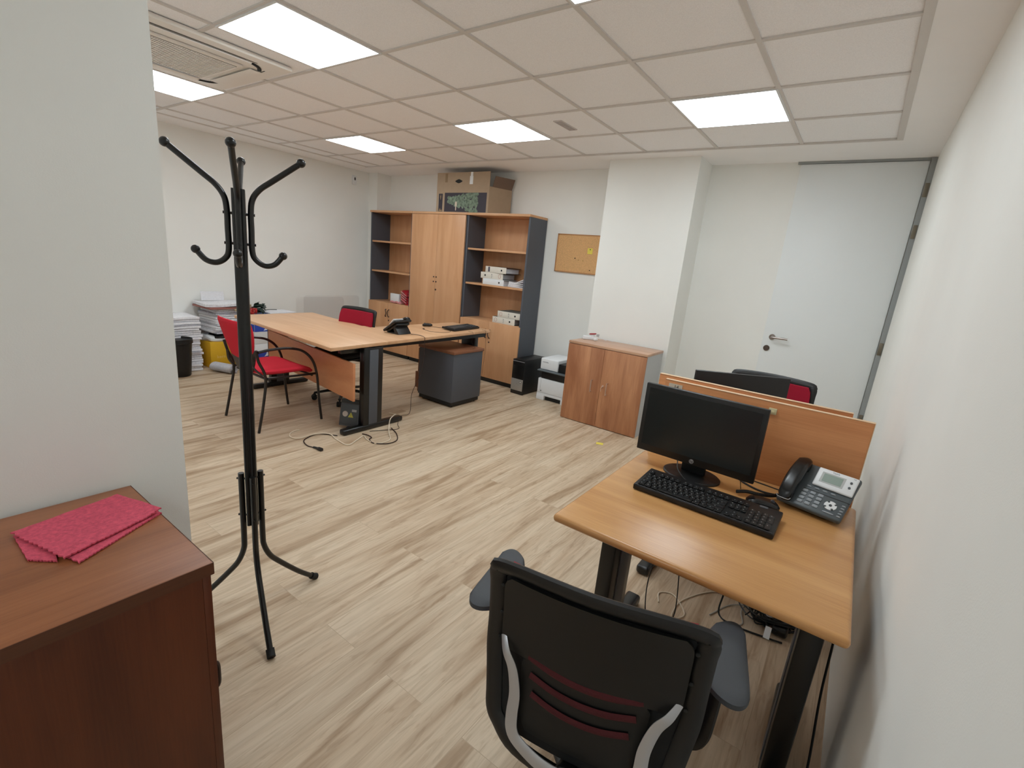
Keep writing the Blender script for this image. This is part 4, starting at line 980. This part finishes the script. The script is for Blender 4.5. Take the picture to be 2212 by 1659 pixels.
# ================================================================== UNDER-DESK TANGLE
random.seed(11)
def tangle(label, cx, cy, sx, sy, n, r, mat, h=.05, seed=1):
    random.seed(seed); pts = []
    for i in range(n):
        a = i * 2.1 + random.uniform(-.5, .5); q = random.uniform(.45, 1)
        pts.append((cx + sx * q * math.cos(a), cy + sy * q * math.sin(a), r + .001 + random.random() * h))
    pts[0] = (pts[0][0], pts[0][1], r + .001)
    return cable(label, pts, r, mat)
tangle('tangled thick black cables in a heap on the floor under the near desk', -.02, 2.26, .12, .12, 26, .0045, BLKR, .06, 2)
tangle('loose coil of thin black cable on top of the heap under the near desk', -.05, 2.24, .13, .10, 18, .003, BLKP, .07, 5)
cable('cream cable looping on the floor under the near desk left of the heap', [(-.46, 2.02, .004), (-.48, 2.09, .004), (-.42, 2.12, .004), (-.34, 2.02, .004), (-.38, 1.96, .004), (-.38, 2.10, .004), (-.30, 2.26, .004), (-.20, 2.34, .01), (-.13, 2.36, .03)], .003, CREAM)
cable('pale grey cable winding through the black heap under the near desk', [(-.25, 2.10, .004), (-.19, 2.24, .004), (-.10, 2.26, .03), (-.02, 2.20, .06), (.0, 2.32, .06), (-.08, 2.38, .03), (-.14, 2.24, .01), (-.12, 2.14, .004), (-.18, 2.10, .004)], .003, plain('pale_cable', (170, 166, 160), .5))
cable('thin black wire in a triangular loop hanging under the near desk', [(-.46, 2.1, .70), (-.47, 2.0, .45), (-.50, 1.93, .16), (-.46, 1.86, .01), (-.42, 1.90, .004), (-.37, 1.95, .02), (-.40, 2.02, .22), (-.445, 2.08, .48), (-.46, 2.1, .66)], .0025, BLKP)
cable('black power lead hanging beside the heap under the near desk', [(-.20, 2.05, .66), (-.20, 2.12, .35), (-.22, 2.17, .10), (-.22, 2.14, .006), (-.16, 2.10, .006), (-.02, 2.12, .006), (.04, 2.13, .008)], .004, BLKR)
tag(MB().box(-.012, .012, -.001, .001, 0, .05, mx=T((-.02, 2.105, .012)) @ RX(-.7)).build('cable_tag', WHITEP, origin=(-.02, 2.11, .02)), 'small white tag on the black cable heap under the near desk', 'tag')
cable('dark cable running down the wall side behind the right desk leg', [(.13, 1.66, .67), (.15, 1.62, .5), (.155, 1.55, .3), (.17, 1.50, .1), (.165, 1.35, .008), (.16, 1.1, .006)], .0035, BLKP)

# ================================================================== LEFT WALL CLUTTER
# waste bin
bn = thing('waste_bin', 'round black plastic waste bin half hidden by the partition wall', 'bin', (-5.585, 1.955, 0))
MB().lathe([(.098, 0), (.104, .01), (.128, .365), (.134, .370), (.134, .392), (.128, .394), (.124, .385), (.10, .03), (.001, .028)], (-5.585, 1.955, 0), 32).build('bucket', BLKP, bn)
MB().lathe([(.129, .345), (.137, .347), (.137, .372), (.131, .374)], (-5.585, 1.955, 0), 32).build('rim', BLKP, bn)
# newspaper stacks
def paper_proto(nm, mat, wx, wy, th, seed):
    random.seed(seed)
    return MB().pillow(wx, wy, th, .06, 8, base=.75, p=8, bend=lambda x, y: .004 * noise.noise(Vector((x * 9 + seed, y * 9, seed)))).build(nm, mat)
protos = [paper_proto('newspaper', NEWS, .29, .37, .024, 1), paper_proto('newspaper', NEWS2, .285, .38, .015, 2), paper_proto('newspaper', NEWS3, .30, .36, .028, 3)]
used = set()
def stack(cx, cy, z0, n, label, group, jit=.012, rot=.0, lean=(0, 0), toplabel=None):
    z = z0
    for i in range(n):
        k = random.choice((0, 2, 2, 0, 1)); th = (.024, .015, .028)[k]
        p = protos[k]
        if k in used: p = p.copy(); COL.objects.link(p)
        used.add(k)
        z += th / 2
        p.location = (cx + random.uniform(-jit, jit) + lean[0] * i, cy + random.uniform(-jit, jit) + lean[1] * i, z); z += th / 2 - .001
        p.rotation_euler = (0, 0, rot + random.uniform(-.06, .06)); p.scale = (random.uniform(.94, 1.03), random.uniform(.94, 1.03), 1)
        tag(p, toplabel if (toplabel and i == n - 1) else label, 'newspaper', group)
    return z
random.seed(21)
z = stack(-5.87, 2.075, 0.001, 24, 'newspaper in the neat tall pile directly behind the black bin', 'newspapers in the pile behind the bin', .010, PI / 2, toplabel='topmost newspaper of the neat pile behind the black bin')
# yellow carton with a bag opening
yb_ = thing('yellow_box', 'yellow carton with a white plastic bag at its mouth under the leaning papers', 'box', (-5.86, 2.46, 0))
MB().box(-6.02, -5.70, 2.31, 2.60, .001, .30, .004).build('carton', YEL, yb_)
MB().text('kern', .05, T((-5.699, 2.42, .13)) @ RZ(PI / 2) @ FRONT, ext=.0006).build('print', plain('print_orange', (236, 200, 110), .6), yb_)
MB().pillow(.33, .30, .09, .6, 12, mx=T((-5.855, 2.45, .325)), p=3, bend=lambda x, y: .02 * math.sin(22 * x + 3) * math.cos(19 * y)).build('bag', WHITEP, yb_)
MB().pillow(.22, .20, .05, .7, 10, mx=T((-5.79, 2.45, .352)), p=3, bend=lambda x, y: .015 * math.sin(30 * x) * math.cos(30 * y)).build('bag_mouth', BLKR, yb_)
z = stack(-5.86, 2.485, .392, 12, 'newspaper in the leaning pile on top of the yellow carton', 'newspapers on the yellow carton', .016, PI / 2 + .1, (0, .001), toplabel='topmost newspaper of the leaning pile on the yellow carton')
# wide sheets and boxes on top
tag(MB().box(-.19, .19, -.24, .24, 0, .02, .003, mx=T((-5.835, 2.53, z + .002)) @ RZ(.06)).build('brown_folder', plain('brown_folder', (150, 96, 86), .7), origin=(-5.835, 2.53, z)), 'thin reddish brown folder laid over the leaning newspaper pile', 'folder')
tag(MB().pillow(.36, .46, .035, .05, 10, base=.8, mx=T((-5.835, 2.51, z + .044)) @ RZ(-.05), bend=lambda x, y: .005 * math.sin(12 * y)).build('paper_bundle', NEWS, origin=(-5.835, 2.51, z)), 'broad bundle of papers on the reddish folder by the wall', 'papers')
tag(MB().box(-.12, .12, -.001, .001, 0, .10, mx=T((-5.95, 2.47, z + .066)) @ RZ(PI / 2) @ RX(-.12)).build('upright_sheet', PAPER, origin=(-5.95, 2.47, z)), 'white sheet standing upright against the left wall on the papers', 'paper')
# rolled newspaper
b = MB(); P_ = []
spts = []
for turn in range(52):
    a = turn * .35; r = .016 + .0018 * turn * .5
    spts.append((r * math.cos(a) * 1.25, r * math.sin(a) * .85))
L0 = .27; rows = []
mx = T((-5.50, 2.36, .054)) @ RZ(.35)
for (xx, zz) in spts:
    rows.append((b.bm.verts.new(mx @ V(-L0 / 2, xx, zz)), b.bm.verts.new(mx @ V(L0 / 2, xx, zz))))
for A, B in zip(rows, rows[1:]): b.bm.faces.new((A[0], B[0], B[1], A[1]))
bmesh.ops.solidify(b.bm, geom=b.bm.faces[:], thickness=.0022)
tag(b.build('rolled_newspaper', NEWS3, origin=(-5.50, 2.36, 0)), 'rolled-up newspaper lying on the floor in front of the yellow carton', 'newspaper')
# cartons of paper behind
for i, (z0, z1, lab) in enumerate(((.001, .30, 'lower white carton with a blue band behind the visitor chair'), (.302, .60, 'upper white carton with a blue band behind the visitor chair'))):
    t = thing('paper_carton', lab, 'box', (-5.6, 2.80, z0), 0, 'white cartons by the left wall')
    MB().box(-5.80, -5.42, 2.66, 2.94, z0, z1, .003).build('carton', WHITEP, t)
    MB().box(-5.4195, -5.4185, 2.662, 2.938, z1 - .16, z1 - .08).box(-5.80, -5.42, 2.6585, 2.6595, z1 - .16, z1 - .08).build('blue_band', BLUE2, t)
    MB().prism([(0, 0), (.05, .01), (.075, .05), (.045, .035), (.035, .06), (.02, .025)], 0, .001, mx=T((-5.4175, 2.76, z1 - .15)) @ RZ(PI / 2) @ FRONT).build('print', WHITEP, t)
t = thing('archive_box', 'brown cardboard archive box beneath the folders beside the white cartons', 'box', (-5.6, 3.13, 0))
MB().box(-5.83, -5.45, 2.96, 3.30, .001, .590, .003).build('carton', CARD, t)
MB().box(-5.835, -5.445, 2.955, 3.305, .52, .597, .003).build('lid', CARD, t)
tag(MB().box(-.13, .13, -.17, .17, 0, .028, .002, mx=T((-5.56, 2.90, .603)) @ RZ(.1)).build('folder', BLUE, origin=(-5.56, 2.90, .603)), 'blue folder lying on the cartons by the left wall', 'folder')
tag(MB().pillow(.24, .34, .012, .04, 8, base=.9, mx=T((-5.57, 3.00, .639)) @ RZ(.15)).build('white_papers', PAPER, origin=(-5.57, 3.00, .639)), 'white papers lying over the blue folder by the left wall', 'papers')
tag(MB().pillow(.22, .30, .012, .04, 8, base=.9, mx=T((-5.53, 3.18, .6045)) @ RZ(-.1)).build('brown_envelope', plain('envelope', (190, 160, 140), .8), origin=(-5.53, 3.18, .604)), 'pale brown envelope sticking out right of the blue folder', 'envelope')
# flowers
fl = thing('flower_bouquet', 'wilted bouquet with red bow and dark leaves lying on the cartons', 'bouquet', (-5.54, 2.68, .604))
random.seed(5); b = MB()
for i in range(26):
    p = V(-5.53 + random.uniform(-.09, .09), 2.61 + random.uniform(-.07, .09), .63 + random.uniform(0, .12))
    b.ball(p, random.uniform(.010, .018), seg=7)
b.build('dried_flowers', plain('dried_flower', (170, 156, 128), .9, noise_amt=.4, nscale=90), fl)
b = MB()
for i in range(8): b.pillow(.05, .06, .02, .7, 6, mx=T((-5.50 + random.uniform(-.05, .05), 2.67 + random.uniform(-.02, .03), .63 + random.uniform(0, .05))) @ Euler((random.random() * 3, random.random() * 3, 0)).to_matrix().to_4x4())
b.build('red_bow', plain('bow_red', (170, 34, 34), .4), fl)
b = MB()
for i in range(26):
    a = random.uniform(-1.6, 1.6)
    b.pillow(.035, .09, .004, 1.2, 6, mx=T((-5.52 + random.uniform(-.07, .07), 2.74 + random.uniform(-.03, .07), .64 + random.uniform(0, .09))) @ Euler((random.uniform(-.9, .9), random.uniform(-.9, .9), a)).to_matrix().to_4x4(), bend=lambda x, y: .02 * math.cos(20 * y))
b.tube([(-5.53, 2.76, .66), (-5.52, 2.88, .672), (-5.51, 2.97, .672)], .004, 6, 3)
b.build('leaves', GREEN, fl)
# acrylic screens on the left wall
def acr(label, y0, y1, z1, x, nm='acrylic_screen'):
    poly = []
    r = .05
    for cx, cy, a0 in ((y1 - r, z1 - r, 0), (y0 + r, z1 - r, PI / 2)):
        for k in range(5): a = a0 + k * PI / 8; poly.append((cx + r * math.cos(a), cy + r * math.sin(a)))
    poly += [(y0, .002), (y1, .002)]
    mx = Matrix(((0, 0, 1, x), (1, 0, 0, 0), (0, 1, 0, 0), (0, 0, 0, 1)))
    o = MB().prism(poly, -.002, .002, mx=mx).build(nm, ACR, origin=(x, (y0 + y1) / 2, 0)); return tag(o, label, 'screen')
acr('clear acrylic screen standing against the left wall, the nearer one', 3.50, 4.22, .765, XL + .05)
acr('clear acrylic screen against the left wall, behind and beside the nearer one', 3.62, 4.50, .78, XL + .025)
for m_ in bpy.data.meshes:
    m_.update()
